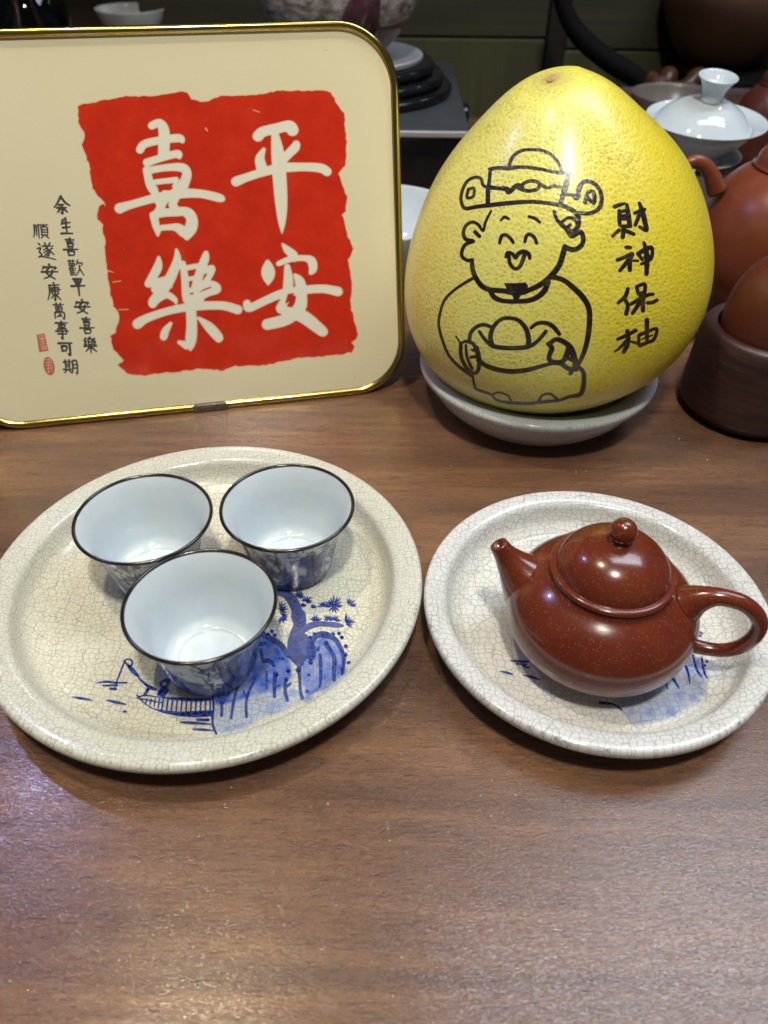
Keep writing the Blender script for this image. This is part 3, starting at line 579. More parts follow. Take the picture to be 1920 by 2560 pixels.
def psurf(d):
    n_ = np.linalg.norm(d, axis=-1, keepdims=True); d = d / n_
    cph = np.clip((d[..., 2] + pty * d[..., 1] + ptx * d[..., 0]) / pn, -1, 1)
    return d * pR(np.arctan2(d[..., 1], d[..., 0]), np.arccos(cph))[..., None]
bm = bmesh.new(); NU, NV = 192, 120; rows = []
for i in range(NV + 1):
    b_ = math.pi * i / NV
    if i in (0, NV):
        q = psurf(np.array([0, 0, math.cos(b_)], float)); rows.append([bm.verts.new(q)])
    else:
        a_ = np.linspace(0, 2 * math.pi, NU, endpoint=False); d = np.stack([math.sin(b_) * np.cos(a_), math.sin(b_) * np.sin(a_), np.full(NU, math.cos(b_))], -1); q = psurf(d)
        rows.append([bm.verts.new(p) for p in q])
for a, b in zip(rows, rows[1:]):
    for k in range(NU):
        j = (k + 1) % NU
        if len(a) == 1: bm.faces.new((a[0], b[k], b[j]))
        elif len(b) == 1: bm.faces.new((a[k], b[0], a[j]))
        else: bm.faces.new((a[k], b[k], b[j], a[j]))
bmesh.ops.recalc_face_normals(bm, faces=bm.faces)
# stem scar pit
scar = np.array(psurf(np.array([-0.20, -0.30, 1.0])))
pk = Canvas(1040, 340, 1720, 1040, 2).tf(1060, 340, 3.252); pk.wf = 1.14
A_ = [[(690,260,28),(705,200,28),(740,150,28),(800,118,26),(880,110,26),(960,118,26),(1030,150,26),(1080,200,26),(1110,260,26),(1115,290,26)], [(535,270,30),(600,260,30),(690,262,35),(780,252,28),(900,262,28),(1000,280,28),(1100,300,30),(1190,300,30)],
 [(540,270,28),(530,370,28),(520,450,35),(520,550,35)], [(1180,300,34),(1155,400,45),(1130,480,40),(1110,550,35)], [(520,415,40),(600,425,30),(670,430,40),(690,455,40),(760,400,35),(800,420,30)], [(770,425,30),(820,380,28),(880,365,28),(930,380,30),(940,410,30),(900,440,30),(830,445,30),(775,425,30)], [(940,390,28),(1000,420,28),(1060,405,26),(1130,420,26)],
 [(520,420,25),(480,400,25),(465,350,25),(420,335,25),(360,360,25),(320,420,25),(300,500,25),(315,570,28),(350,590,30),(430,575,32),(560,560,35),(700,545,35),(860,535,32),(1000,545,32),(1120,565,35),(1200,600,38),(1250,650,38),(1255,720,40),(1225,780,35)],
 [(360,435,24),(405,425,24),(400,490,24),(350,500,24),(360,435,24)], [(1150,470,30),(1200,480,30),(1245,500,45),(1260,430,40),(1290,380,35),(1340,370,32),(1400,400,32),(1440,470,32),(1440,550,34),(1410,600,34),(1340,630,32),(1250,625,30)],
 [(1310,540,34),(1330,465,30),(1370,450,30),(1385,490,34),(1380,545,30),(1330,500,30)], [(545,610,18),(500,700,22),(480,770,22),(440,720,26),(390,700,26),(340,730,26),(320,790,28),(340,840,30),(400,855,30),(340,880,28),(310,930,28),(310,980,28),(350,1010,28),(390,1010,34)],
 [(415,780,30),(450,815,30)], [(390,1010,30),(395,1080,36),(420,1150,38),(470,1220,40),(540,1250,40),(650,1260,40),(760,1280,40),(860,1250,40),(960,1200,42),(1040,1130,44),(1100,1050,44),(1130,960,44),(1145,900,40)],
 [(1145,905,40),(1220,925,38),(1280,890,38),(1295,830,36),(1270,780,40),(1200,810,45),(1180,760,30)], [(1060,615,28),(1080,680,30),(1120,720,35),(1160,760,35),(1180,800,30)], [(1120,700,25),(1170,665,25),(1230,680,30),(1250,740,35),(1200,780,35),(1165,745,30),(1190,720,25)],
 [(625,685,18),(655,660,26),(690,675,20)], [(855,655,24),(900,670,28),(940,700,24)], [(615,870,24),(630,815,28),(665,805,28),(700,830,28),(725,865,26)], [(820,860,24),(835,810,28),(865,800,28),(900,830,28),(915,870,26)],
 [(665,985,22),(680,950,30),(720,960,30),(745,990,28),(770,955,34),(810,940,34),(850,960,34),(860,995,26)], [(690,980,30),(700,1040,30),(740,1080,30),(780,1060,30),(810,990,34),(820,950,30)],
 [(540,1260,36),(570,1310,40),(640,1340,36),(760,1345,36),(880,1330,40),(970,1270,44),(1010,1190,40)], [(410,1150,26),(340,1190,24),(250,1250,22),(170,1330,22),(130,1440,22),(120,1540,22),(150,1660,22),(200,1780,24),(280,1870,26),(390,1950,28)],
 [(1040,1145,40),(1130,1170,40),(1210,1230,42),(1290,1310,45),(1340,1400,42),(1345,1520,42),(1330,1650,40),(1300,1760,36),(1260,1850,30)],
 [(560,1710,36),(540,1640,36),(560,1560,34),(620,1495,30),(690,1480,30),(770,1500,32),(830,1570,38),(850,1650,40),(850,1700,40)], [(450,1590,24),(500,1660,30),(570,1710,34),(700,1725,36),(840,1715,36),(920,1670,30),(990,1590,30)],
 [(370,1660,30),(380,1600,30),(430,1550,30),(490,1535,30),(550,1555,28)], [(870,1560,26),(920,1525,30),(990,1520,32),(1050,1550,36),(1100,1610,30)], [(440,1820,34),(500,1865,36),(600,1900,38),(720,1915,38),(850,1900,36),(960,1870,30),(1050,1850,26),(1130,1860,22)],
 [(260,1630,14),(300,1680,16),(340,1670,26),(400,1690,30),(420,1740,30),(390,1740,20)], [(300,1690,30),(300,1780,30),(330,1860,30),(380,1920,30),(430,1920,30),(450,1850,34),(440,1780,40),(430,1720,30)], [(340,1700,20),(350,1800,24),(390,1890,26)], [(380,1800,24),(430,1790,24)],
 [(1020,1690,36),(1070,1655,36),(1130,1670,40),(1190,1720,46),(1220,1800,50),(1230,1860,40),(1190,1930,30)], [(1010,1690,34),(1040,1725,40),(1020,1780,36),(1020,1820,36),(1070,1840,36),(1130,1830,38),(1160,1780,44),(1180,1720,44)], [(1120,1850,40),(1170,1890,36),(1240,1900,30)], [(1160,1800,30),(1240,1840,30)],
 [(395,1950,20),(405,2010,20),(430,2060,22),(540,2100,22),(600,2150,20),(720,2170,26),(860,2175,26),(940,2165,26),(1090,2150,26),(1180,2120,26),(1280,2090,36),(1300,1940,36),(1260,1880,30)], [(560,2100,16),(610,2085,14),(680,2110,14),(710,2160,16)], [(935,2155,24),(960,2110,20),(1020,2095,20),(1060,2120,22),(1090,2150,26)]]
for s_ in A_: pk.stroke([(x, y, w_ * .97) for x, y, w_ in s_], sm=5, soft=1.0)
pk.poly([(650,1195),(760,1195),(825,1190),(850,1220),(830,1250),(790,1290),(770,1330),(730,1330),(710,1280),(670,1240)])
pk.tf(1480, 480, 5.028)
for s_ in [[(285,185,50),(350,160,48),(415,145,30)], [(345,240,50),(345,350,50),(350,420,40)], [(440,160,40),(455,280,60),(475,420,55)], [(345,250,40),(450,230,50)], [(360,310,50),(460,300,60)], [(350,345,30),(460,330,60)], [(370,430,40),(480,430,50)], [(340,480,45),(260,555,40)], [(400,450,60),(385,570,50)], [(430,490,50),(525,530,45)],
 [(595,140,40),(635,250,60),(665,380,60),(685,480,50),(600,440,40)], [(535,265,40),(600,245,50),(660,220,45)], [(590,300,50),(545,415,45)],
 [(430,695,45),(480,700,45)], [(320,855,45),(400,825,45),(500,775,45),(480,830,60),(350,990,40)], [(475,850,60),(475,980,50)], [(520,865,30),(575,865,35)], [(655,640,40),(685,760,60),(690,900,60),(685,1030,50)], [(580,775,50),(680,720,60),(750,700,45),(757,790,42),(740,850,36)], [(580,780,45),(630,850,40)], [(660,820,36),(745,805,36)], [(620,905,35),(680,880,40),(740,850,36)],
 [(450,1220,45),(420,1310,50),(330,1395,40)], [(420,1360,45),(450,1430,50),(430,1530,50)], [(560,1190,42),(582,1280,42)], [(560,1190,42),(660,1160,46),(665,1250,44)], [(590,1280,42),(660,1260,46)], [(490,1410,40),(600,1345,50),(700,1295,45),(765,1285,40)], [(620,1300,56),(590,1400,56),(510,1525,40)], [(640,1340,56),(640,1490,50)], [(700,1395,45),(760,1390,45),(815,1360,45)],
 [(325,1850,40),(430,1805,45),(550,1740,45)], [(445,1750,52),(455,1850,56),(440,1930,56),(400,2010,46)], [(430,1870,40),(350,1960,35),(285,2005,20)], [(490,1880,30),(580,1905,40)], [(690,1610,55),(690,1750,50),(690,1850,46)], [(590,1800,40),(590,1900,40),(610,1930,40)], [(590,1800,40),(700,1755,42),(815,1720,38),(780,1850,42),(700,1890,42),(600,1930,42)], [(630,1850,20),(760,1800,22)]]:
    pk.stroke(s_, sm=4, soft=1.0)
# unwrap: longitude -175..5 degrees, latitude over the full height of directions
TA0, TA1, TN, TM = R(-172), R(-8), 2304, 1792
lon = TA0 + (np.arange(TN) + .5) / TN * (TA1 - TA0); lat = (np.arange(TM) + .5) / TM * math.pi
LO, LA = np.meshgrid(lon, lat)
D = np.stack([np.sin(LA) * np.cos(LO), np.sin(LA) * np.sin(LO), -np.cos(LA)], -1); Pp = psurf(D) + pc
px_, py_ = proj(Pp)
imp_ = mask_image('pomelo_pen_drawing', [pk.sample(px_, py_)])
t = NT('pomelo_peel'); v = t.obj()
u = t.n('ShaderNodeUVMap'); tex = t.n('ShaderNodeTexImage', image=imp_, extension='CLIP', interpolation='Cubic'); t.l(u.outputs[0], tex.inputs[0])
vo = t.n('ShaderNodeTexVoronoi'); vo.inputs['Scale'].default_value = 470; vo.inputs['Randomness'].default_value = 0.8; t.l(v, vo.inputs['Vector'])
vo2 = t.n('ShaderNodeTexVoronoi'); vo2.inputs['Scale'].default_value = 760; t.l(v, vo2.inputs['Vector'])
dots = t.ramp(vo.outputs['Distance'], [(0.18, 1.0), (0.40, 0.0)]); dots2 = t.ramp(vo2.outputs['Distance'], [(0.12, 0.6), (0.35, 0.0)])
base = t.ramp(t.noise(v, 14, 4, .6), [(0.3, (0.76, 0.66, 0.050)), (0.50, (0.82, 0.735, 0.085)), (0.72, (0.84, 0.78, 0.20))])
base = t.mix(t.ramp(t.noise(v, 26, 3), [(0.50, 0.0), (0.8, 0.35)]), base, (0.70, 0.67, 0.055))
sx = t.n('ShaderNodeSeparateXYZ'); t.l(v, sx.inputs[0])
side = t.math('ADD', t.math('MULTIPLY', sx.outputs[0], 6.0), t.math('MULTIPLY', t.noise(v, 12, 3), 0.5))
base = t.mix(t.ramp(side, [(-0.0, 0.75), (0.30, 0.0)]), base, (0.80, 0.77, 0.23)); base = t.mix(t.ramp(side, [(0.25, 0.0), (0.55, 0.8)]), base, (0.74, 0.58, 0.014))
c = t.mix(t.math('MULTIPLY', dots, t.ramp(t.noise(v, 35, 2), [(0.35, .35), (0.65, .75)])), base, (0.47, 0.41, 0.015)); c = t.mix(t.math('MULTIPLY', dots2, .5), c, (0.42, 0.34, 0.02))
# brown scuffs near the top
sxyz = t.n('ShaderNodeSeparateXYZ'); t.l(v, sxyz.inputs[0])
band = t.ramp(sxyz.outputs[2], [(0.030, 0.0), (0.045, 1.0), (0.062, 0.6), (0.085, 0.25)])
crk = t.n('ShaderNodeTexVoronoi', feature='DISTANCE_TO_EDGE'); crk.inputs['Scale'].default_value = 85
wn = t.n('ShaderNodeTexNoise'); wn.inputs['Scale'].default_value = 70; wn.inputs['Detail'].default_value = 5; t.l(v, wn.inputs['Vector'])
ad = t.n('ShaderNodeVectorMath', operation='MULTIPLY_ADD'); t.l(wn.outputs['Color'], ad.inputs[0]); ad.inputs[1].default_value = (0.03,) * 3; t.l(v, ad.inputs[2]); t.l(ad.outputs[0], crk.inputs['Vector'])
ck = t.math('MULTIPLY', t.ramp(crk.outputs['Distance'], [(0.0, 1.0), (0.035, 0.0)]), t.math('MULTIPLY', band, t.ramp(t.noise(v, 22, 3), [(0.50, 0.0), (0.62, .8)])))
c = t.mix(ck, c, (0.22, 0.15, 0.03))
spk = t.ramp(t.noise(v, 150, 1), [(0.83, 0.0), (0.86, 0.9)]); c = t.mix(spk, c, (0.10, 0.07, 0.02))
sepm = t.n('ShaderNodeSeparateColor'); t.l(tex.outputs[0], sepm.inputs[0]); dsn = t.n('ShaderNodeVectorMath', operation='DISTANCE'); t.l(v, dsn.inputs[0]); SCAR = dsn
c = t.mix(t.ramp(t.math('ADD', dsn.outputs['Value'], t.math('MULTIPLY', t.noise(v, 130, 5), 0.010)), [(0.0075, 0.85), (0.0125, 0.35), (0.020, 0.0)]), c, (0.42, 0.30, 0.10))
mk = t.math('MULTIPLY', sepm.outputs[0], t.ramp(t.math('ADD', t.noise(v, 90, 4), t.math('MULTIPLY', dots, -0.12)), [(0.28, 0.93), (0.45, 1.0)])); c = t.mix(mk, c, t.ramp(t.noise(v, 40, 2), [(0.4, (0.010, 0.006, 0.007)), (0.65, (0.018, 0.009, 0.009))]))
t.col(c); t.set(rough=0.36, spec=0.5, coat=0.45, coatr=0.24)
h1 = t.math('ADD', t.math('MULTIPLY', vo.outputs['Distance'], 1.3), t.math('MULTIPLY', t.noise(v, 900, 2), 0.5))
h1 = t.math('ADD', h1, t.math('MULTIPLY', t.noise(v, 60, 3), 0.5))
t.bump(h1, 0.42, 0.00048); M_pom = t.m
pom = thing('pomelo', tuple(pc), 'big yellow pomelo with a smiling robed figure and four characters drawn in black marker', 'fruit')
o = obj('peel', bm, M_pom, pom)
def puv(co):
    co = co / np.linalg.norm(co, axis=1)[:, None]; th_ = np.arctan2(co[:, 1], co[:, 0])
    return np.stack([(th_ - TA0) / (TA1 - TA0), np.arccos(np.clip(-co[:, 2], -1, 1)) / math.pi], 1)
set_uv(o.data, puv)
# stem scar
sd = proj(np.array([0, 0, 0.]))
best = None
for a_ in np.linspace(-3.14, 0, 60):
    for b_ in np.linspace(0.02, 0.9, 60):
        q = psurf(np.array([math.sin(b_) * math.cos(a_), math.sin(b_) * math.sin(a_), math.cos(b_)])); x, y = proj(q + pc); e_ = (x - 1383) ** 2 + (y - 196) ** 2
        if best is None or e_ < best[0]: best = (e_, q)
q = best[1]; SCAR.inputs[1].default_value = tuple(float(k) for k in q); nrm = Vector(q).normalized()
bm = bmesh.new(); bmesh.ops.create_icosphere(bm, subdivisions=4, radius=1)
for v_ in bm.verts:
    k = 1 + 0.18 * math.sin(3.1 * v_.co.x + 2.3 * v_.co.y) + 0.10 * math.sin(9 * v_.co.y - 4 * v_.co.x); v_.co = Vector((v_.co.x * 0.0036 * k, v_.co.y * 0.0024 * k, v_.co.z * 0.0007 * k))
o = obj('stem_scar', bm, simple('stem_scar_brown', (0.42, 0.27, 0.13), 0.6, var=.35, nscale=500), pom)
o.location = Vector(q) * 1.0; o.rotation_euler = nrm.to_track_quat('Z', 'X').to_euler()

# ------------------------------------------------------------------ dark wooden tub with a clay pot in it
t = NT('dark_purple_wood'); w1 = t.noise(t.obj((1, 1, 9)), 26, 5, .6, 1.0)
t.col(t.ramp(w1, [(0.3, (0.024, 0.010, 0.009)), (0.6, (0.050, 0.022, 0.021)), (0.8, (0.072, 0.036, 0.033))])); t.set(rough=0.40); t.bump(t.noise(t.obj((1, 1, 14)), 90, 4), .15, .0005); M_tub = t.m
TB = (0.2470, 0.4460)
tub = thing('wooden_tub', (TB[0], TB[1], 0), 'dark purple brown wooden tub at the right edge beside the pomelo', 'tub')
obj('tub_wall', lathe([(0, 0.006), (0.040, 0.006), (0.0435, 0.0075), (0.0450, 0.011), (0.0445, 0.030), (0.0435, 0.048), (0.0425, 0.056), (0.0405, 0.0605), (0.0375, 0.0618), (0.0350, 0.0610), (0.0342, 0.0580), (0.0338, 0.030), (0.031, 0.022), (0, 0.022)], 96, 3), M_tub, tub)
obj('foot', lathe([(0, 0), (0.038, 0), (0.039, 0.002), (0.038, 0.0062), (0, 0.0062)], 64), M_dark, tub)
M_clay2 = clay('orange_red_clay', (0.155, 0.038, 0.017), (0.20, 0.052, 0.024), 0.33, False)
M_clay3 = clay('brown_red_clay', (0.085, 0.020, 0.012), (0.11, 0.028, 0.015), 0.36, False)
def pot(name, loc, r, h, mat, label, lidr=0.5, knob=True):
    root = thing(name, loc, label, 'teapot', 0)
    P = [(0, 0.001), (r * .5, 0.001), (r * .52, 0)]
    tl = (1 - (lidr) ** 2.2) ** (1 / 2.2)
    for k in range(20):
        tt = -0.93 + k * (tl + .93) / 19; P.append((r * (1 - abs(tt) ** 2.2) ** (1 / 2.2), h / 2 + h / 2 * tt))
    zt = P[-1][1]; P += [(r * lidr * .9, zt - .0006), (0, zt - .0006)]
    obj('body', lathe(P, 96, 2), mat, root)
    L = [(0, zt), (r * lidr * .99, zt - .0002), (r * lidr * 1.02, zt + .0012), (r * lidr, zt + .0024)]
    for k in range(1, 9): a = k * math.pi / 16; L.append((r * lidr * math.cos(a) * .99, zt + .0024 + h * .16 * math.sin(a)))
    L.append((0, zt + .0024 + h * .16)); ld = obj('lid', lathe(L, 96, 2), mat, root)
    zk = zt + .002 + h * .16
    if knob: obj('knob', lathe([(0, zk - .002), (r * .11, zk), (r * .09, zk + r * .05), (r * .15, zk + r * .15), (r * .13, zk + r * .26), (r * .06, zk + r * .31), (0, zk + r * .32)], 40, 3), mat, ld)
    return root
p3 = pot('teapot', (TB[0], TB[1], 0.0222), 0.0325, 0.086, M_clay3, 'dark reddish clay pot set inside the wooden tub', .5)
p2 = pot('teapot', (0.306, 0.600, 0.0), 0.0600, 0.118, M_clay2, 'large orange red clay teapot behind the wooden tub', .52)
P = [aty(1792, 478, .60), aty(1772, 425, .60), aty(1742, 404, .60), aty(1712, 418, .60), aty(1697, 470, .60), aty(1705, 540, .60), aty(1745, 590, .60)]
obj('handle', tube([tuple(p - np.array([0.306, 0.600, 0])) for p in P], [.0075, .0056, .0052, .0050, .0050, .0052, .007], 20, 6), M_clay2, p2)
p4 = pot('teapot', (0.428, 0.950, 0.0), 0.036, 0.098, M_clay3, 'small dark red clay teapot behind the white lidded bowl at the right edge', .5)
obj('spout', tube([(-.026, 0, .045), (-.042, 0, .055), (-.050, 0, .068)], [.012, .007, .005], 16, 5), M_clay3, p4)

# ------------------------------------------------------------------ white lidded bowl on a caddy
cad = thing('tea_caddy', (0.287, 0.762, 0), 'taupe round caddy holding up the white lidded bowl', 'caddy')
obj('caddy_body', lathe([(0, 0), (0.034, 0), (0.036, 0.003), (0.036, 0.062), (0.034, 0.0655), (0, 0.0655)], 64, 2), simple('taupe_glaze', (0.23, 0.20, 0.18), 0.3), cad)
gw = thing('lidded_bowl', (0.287, 0.760, 0.0660), 'white porcelain bowl with tilted flared knob lid on its saucer', 'lidded bowl')
obj('saucer', lathe([(0, 0.001), (0.016, 0.001), (0.017, 0), (0.019, 0.0), (0.034, 0.0062), (0.0395, 0.0095), (0.0400, 0.0103), (0.038, 0.0104), (0.028, 0.0078), (0.020, 0.0062), (0, 0.0060)], 96, 3), M_white, gw)
obj('bowl_wall', lathe([(0, 0.0085), (0.019, 0.0085), (0.021, 0.0065), (0.0225, 0.0068), (0.023, 0.0105), (0.031, 0.0175), (0.040, 0.0270), (0.0455, 0.0335), (0.0530, 0.0385), (0.0522, 0.0393), (0.0445, 0.0350), (0.036, 0.026), (0.024, 0.014), (0, 0.011)], 96, 3), M_white, gw)
gl = obj('lid', lathe([(0, 0.0545), (0.010, 0.0540), (0.022, 0.0510), (0.034, 0.0440), (0.0425, 0.0355), (0.0430, 0.0342), (0.0424, 0.0338), (0.036, 0.039), (0.022, 0.047), (0, 0.0505)], 96, 3), M_white, gw)
gk = obj('knob', lathe([(0, 0.053), (0.0092, 0.0545), (0.0094, 0.0575), (0.0100, 0.0625), (0.0130, 0.0690), (0.0166, 0.0735), (0.0162, 0.0744), (0.0125, 0.0710), (0.0085, 0.0670), (0, 0.0650)], 64, 3), M_white, gl)
gw.rotation_euler = (R(4.0), 0, 0); gl.rotation_euler = (R(5), R(1), 0); gl.location = (-0.003, 0.002, 0.0008)
pit = thing('white_pitcher', (0.236, 0.684, 0), 'small white porcelain pitcher half hidden behind the pomelo and the clay handle', 'pitcher')
obj('pitcher_wall', lathe([(0, 0), (0.020, 0), (0.024, 0.004), (0.025, 0.05), (0.024, 0.085), (0.0232, 0.0855), (0.0228, 0.05), (0.021, 0.006), (0, 0.005)], 64, 3), M_white, pit)
obj('handle', tube([(-.024, 0, .07), (-.038, 0, .066), (-.040, 0, .04), (-.024, 0, .022)], .0028, 12, 6), M_white, pit)
dish = thing('shallow_dish', (0.372, 1.100, 0), 'shallow grey brown dish behind the white lidded bowl', 'dish')
obj('dish_wall', lathe([(0, 0), (0.03, 0), (0.034, 0.004), (0.052, 0.030), (0.058, 0.048), (0.0565, 0.0485), (0.050, 0.033), (0.030, 0.010), (0, 0.008)], 72, 3), simple('grey_brown_glaze', (0.17, 0.145, 0.12), 0.3), dish)
# brown saucers stacked between the tub and the big clay teapot
M_sau = simple('brown_saucer', (0.075, 0.045, 0.038), 0.3)
for k, lab in enumerate(('bottom saucer of the small dark stack behind the wooden tub', 'middle saucer of the small dark stack behind the wooden tub', 'top saucer of the small dark stack behind the wooden tub')):
    sx = thing('small_saucer', (0.222, 0.556, 0.0 + 0.0085 * k), lab, 'saucer', 0, 'stacked dark saucers')
    obj('saucer_dish', lathe([(0, 0), (0.012, 0), (0.022, 0.005), (0.025, 0.0078), (0.0243, 0.0083), (0.012, 0.0035), (0, 0.003)], 48, 2), M_sau, sx)

# ------------------------------------------------------------------ white bowl behind the frame
wb = thing('white_bowl', (-0.004, 0.655, 0), 'white porcelain bowl peeping out between the board and the pomelo', 'bowl')
obj('bowl_wall', lathe([(0, 0.002), (0.026, 0.002), (0.027, 0), (0.030, 0), (0.032, 0.005), (0.048, 0.022), (0.060, 0.042), (0.065, 0.055), (0.0640, 0.0556), (0.058, 0.044), (0.045, 0.024), (0.028, 0.010), (0, 0.008)], 96, 3), M_white, wb)

# ------------------------------------------------------------------ electric stove, burner and kettle
M_black = simple('black_gloss', (0.006, 0.007, 0.008), 0.16)
M_plate = simple('dark_glass_plate', (0.045, 0.052, 0.058), 0.22)
M_steel = simple('brushed_steel', (0.62, 0.63, 0.65), 0.35, 0.6)
st = thing('electric_stove', (-0.13, 1.0, 0), 'black box shaped electric tea stove with grey top plate behind the board', 'stove')
obj('housing', box(-0.21, 0.2115, -0.157, 0.157, 0.0, 0.064, 0.004), M_black, st)
obj('top_plate', box(-0.2115, 0.213, -0.1585, 0.1585, 0.0645, 0.0700, 0.0012), M_plate, st)
obj('front_trim', box(-0.2115, 0.213, -0.1612, -0.1590, 0.0640, 0.0695, 0.0006), M_steel, st)
o = obj('control_knob', lathe([(0, 0), (0.016, 0), (0.016, 0.012), (0.0145, 0.015), (0, 0.0152)], 40), M_black, st); o.location = (0.2120, 0.03, 0.036); o.rotation_euler = (0, R(90), 0)
bz = 0.0702
ring = thing('burner_stand', (-0.045, 1.005, bz), 'stacked black metal rings with a pale steel plate on the stove', 'burner')
for k, (r, z0, h) in enumerate(((0.118, 0.0, 0.010), (0.108, 0.011, 0.010), (0.097, 0.022, 0.010))):
    obj('black_ring', lathe([(r * .55, z0), (r - .002, z0), (r, z0 + .003), (r, z0 + h - .003), (r - .003, z0 + h), (r * .55, z0 + h), (r * .55, z0)], 96), M_black, ring)
obj('steel_plate', lathe([(0, 0.0325), (0.075, 0.0325), (0.082, 0.0345), (0.083, 0.0375), (0.079, 0.0385), (0.066, 0.0355), (0, 0.0355)], 96, 2), M_steel, ring)
t = NT('kettle_glaze'); v = t.obj(); z_ = t.n('ShaderNodeSeparateXYZ'); t.l(v, z_.inputs[0])
nn = t.noise(t.obj((18, 18, 60)), 1.0, 6, .65, .5); zz = t.math('ADD', t.math('MULTIPLY', z_.outputs[2], 21.0), t.math('MULTIPLY', nn, 0.16))
red_c = t.ramp(t.noise(t.obj((16, 16, 150)), 1.0, 5), [(0.35, (0.085, 0.024, 0.024)), (0.6, (0.16, 0.055, 0.042)), (0.75, (0.26, 0.13, 0.09))])
ash = t.ramp(t.noise(t.obj((90, 90, 170)), 1.0, 6, .7), [(0.35, (0.12, 0.095, 0.085)), (0.5, (0.30, 0.27, 0.255)), (0.65, (0.55, 0.53, 0.51))])
t.col(t.mix(t.ramp(zz, [(0.905, 0.0), (0.935, 1.0)]), red_c, ash)); t.set(rough=0.22); t.bump(nn, .4, .002); M_ket = t.m
kz = bz + 0.0358
ket = thing('clay_kettle', (-0.058, 0.990, kz), 'large red glazed kettle with ash white band standing on the burner', 'kettle')
obj('body', lathe([(0, 0), (0.036, 0), (0.044, 0.003), (0.062, 0.018), (0.079, 0.038), (0.089, 0.060), (0.092, 0.080), (0.089, 0.105), (0.078, 0.130), (0.058, 0.148), (0.040, 0.155), (0, 0.156)], 96, 4), M_ket, ket)
obj('knob', lathe([(0, .155), (.014, .156), (.010, .164), (.016, .174), (0, .182)], 32, 3), M_ket, ket)
pk_ = aty(915, 20, 0.895) - np.array([-0.058, 0.990, kz])
ked = Vector((pk_[0], pk_[1], 0)).normalized()
obj('spout', tube([tuple(ked * .082 + Vector((0, 0, .048))), tuple(ked * .100 + Vector((0, 0, .066))), tuple(ked * .106 + Vector((0, 0, .092))), tuple(ked * .112 + Vector((0, 0, .120)))], [.021, .015, .012, .010], 24, 6), simple('purple_glaze', (0.085, 0.033, 0.045), 0.15, var=.5, nscale=60), ket)

# ------------------------------------------------------------------ glass, cup and saucer at the upper left
M_glass = NT('clear_glass').set(col=(0.80, 0.90, 0.92), rough=0.02, trans=1.0, ior=1.45).m
gq = atz(66, 30, 0.095)
gl_ = thing('drinking_glass', (gq[0], gq[1], 0), 'clear straight sided glass in the top left corner', 'glass')
obj('glass_wall', lathe([(0, 0), (0.055, 0), (0.058, 0.003), (0.0600, 0.16), (0.0582, 0.16), (0.0560, 0.008), (0, 0.007)], 64), M_glass, gl_)
gc = thing('inner_cup', (gq[0] + .001, gq[1], 0.0072), 'pale grey cup standing inside the clear glass', 'cup')
obj('cup_wall', lathe([(0, 0), (0.022, 0), (0.030, 0.02), (0.044, 0.066), (0.0525, 0.088), (0.0515, 0.089), (0.042, 0.068), (0.026, 0.02), (0, 0.006)], 64, 3), simple('grey_porcelain', (0.42, 0.42, 0.41), 0.12), gc)
cq = atz(326, 24, 0.058); cq[1] += .02; cq[0] -= .013
cs = thing('wooden_saucer', (cq[0], cq[1] - .02, 0), 'brown glossy saucer under the small pale cup behind the board', 'saucer')
obj('saucer_dish', lathe([(0, 0), (0.045, 0), (0.062, 0.006), (0.078, 0.012), (0.077, 0.0132), (0.058, 0.0085), (0, 0.006)], 72, 2), simple('brown_lacquer', (0.12, 0.055, 0.03), 0.12), cs)
cc = thing('pale_cup', (cq[0] + .013, cq[1] - .02, 0.0062), 'small pale cream cup on a brown saucer behind the board', 'cup')
obj('cup_wall', lathe([(0, 0.002), (0.026, 0.002), (0.027, 0), (0.029, 0), (0.031, 0.006), (0.050, 0.028), (0.061, 0.052), (0.0600, 0.0527), (0.047, 0.029), (0.026, 0.010), (0, 0.007)], 96, 3), simple('cream_porcelain', (0.60, 0.60, 0.55), 0.12), cc)

# ------------------------------------------------------------------ the dim room behind
t = NT('olive_wood_panel'); w1 = t.noise(t.obj((22, 22, 1.2)), 1.0, 6, .6, .6)
t.col(t.ramp(w1, [(0.3, (0.055, 0.048, 0.018)), (0.6, (0.090, 0.080, 0.032)), (0.8, (0.13, 0.115, 0.050))])); t.set(rough=0.5); M_ol = t.m
t = NT('olive_wood_panel_cross'); w1 = t.noise(t.obj((1.4, 1, 26)), 1.0, 6, .6, .6)
t.col(t.ramp(w1, [(0.3, (0.034, 0.029, 0.015)), (0.6, (0.056, 0.048, 0.024)), (0.8, (0.078, 0.068, 0.034))])); t.set(rough=0.5); M_ol2 = t.m
cb = thing('wood_cabinet', (0, 1.62, -0.75), 'olive brown wood cabinet in the dim room behind the stove', 'cabinet')
seam = aty(1200, 93, 1.62)[2] + .75
xr = aty(1370, 60, 1.62)[0]
obj('side_panel', box(-0.45, xr - .001, 0, .4, 0.0, seam - .003, .002), M_ol, cb, smooth=False)
obj('top_panel', box(-0.45, xr - .001, 0, .4, seam + .001, 1.25, .002), M_ol2, cb, smooth=False)
obj('dark_post', box(xr + .001, xr + .035, -.006, .4, 0.0, 1.25, .002), M_dark, cb, smooth=False)
obj('side_panel', box(xr + .037, xr + .27, 0, .4, 0.0, seam - .02, .002), M_ol, cb, smooth=False)
obj('top_panel', box(xr + .037, xr + .27, 0, .4, seam - .016, 1.25, .002), M_ol2, cb, smooth=False)
M_chair = simple('black_lacquer', (0.004, 0.0035, 0.003), 0.8, spec=0.15)
ch = thing('armchair', (0.40, 1.45, -0.75), 'black wooden armchair with curved arm beyond the table', 'chair')
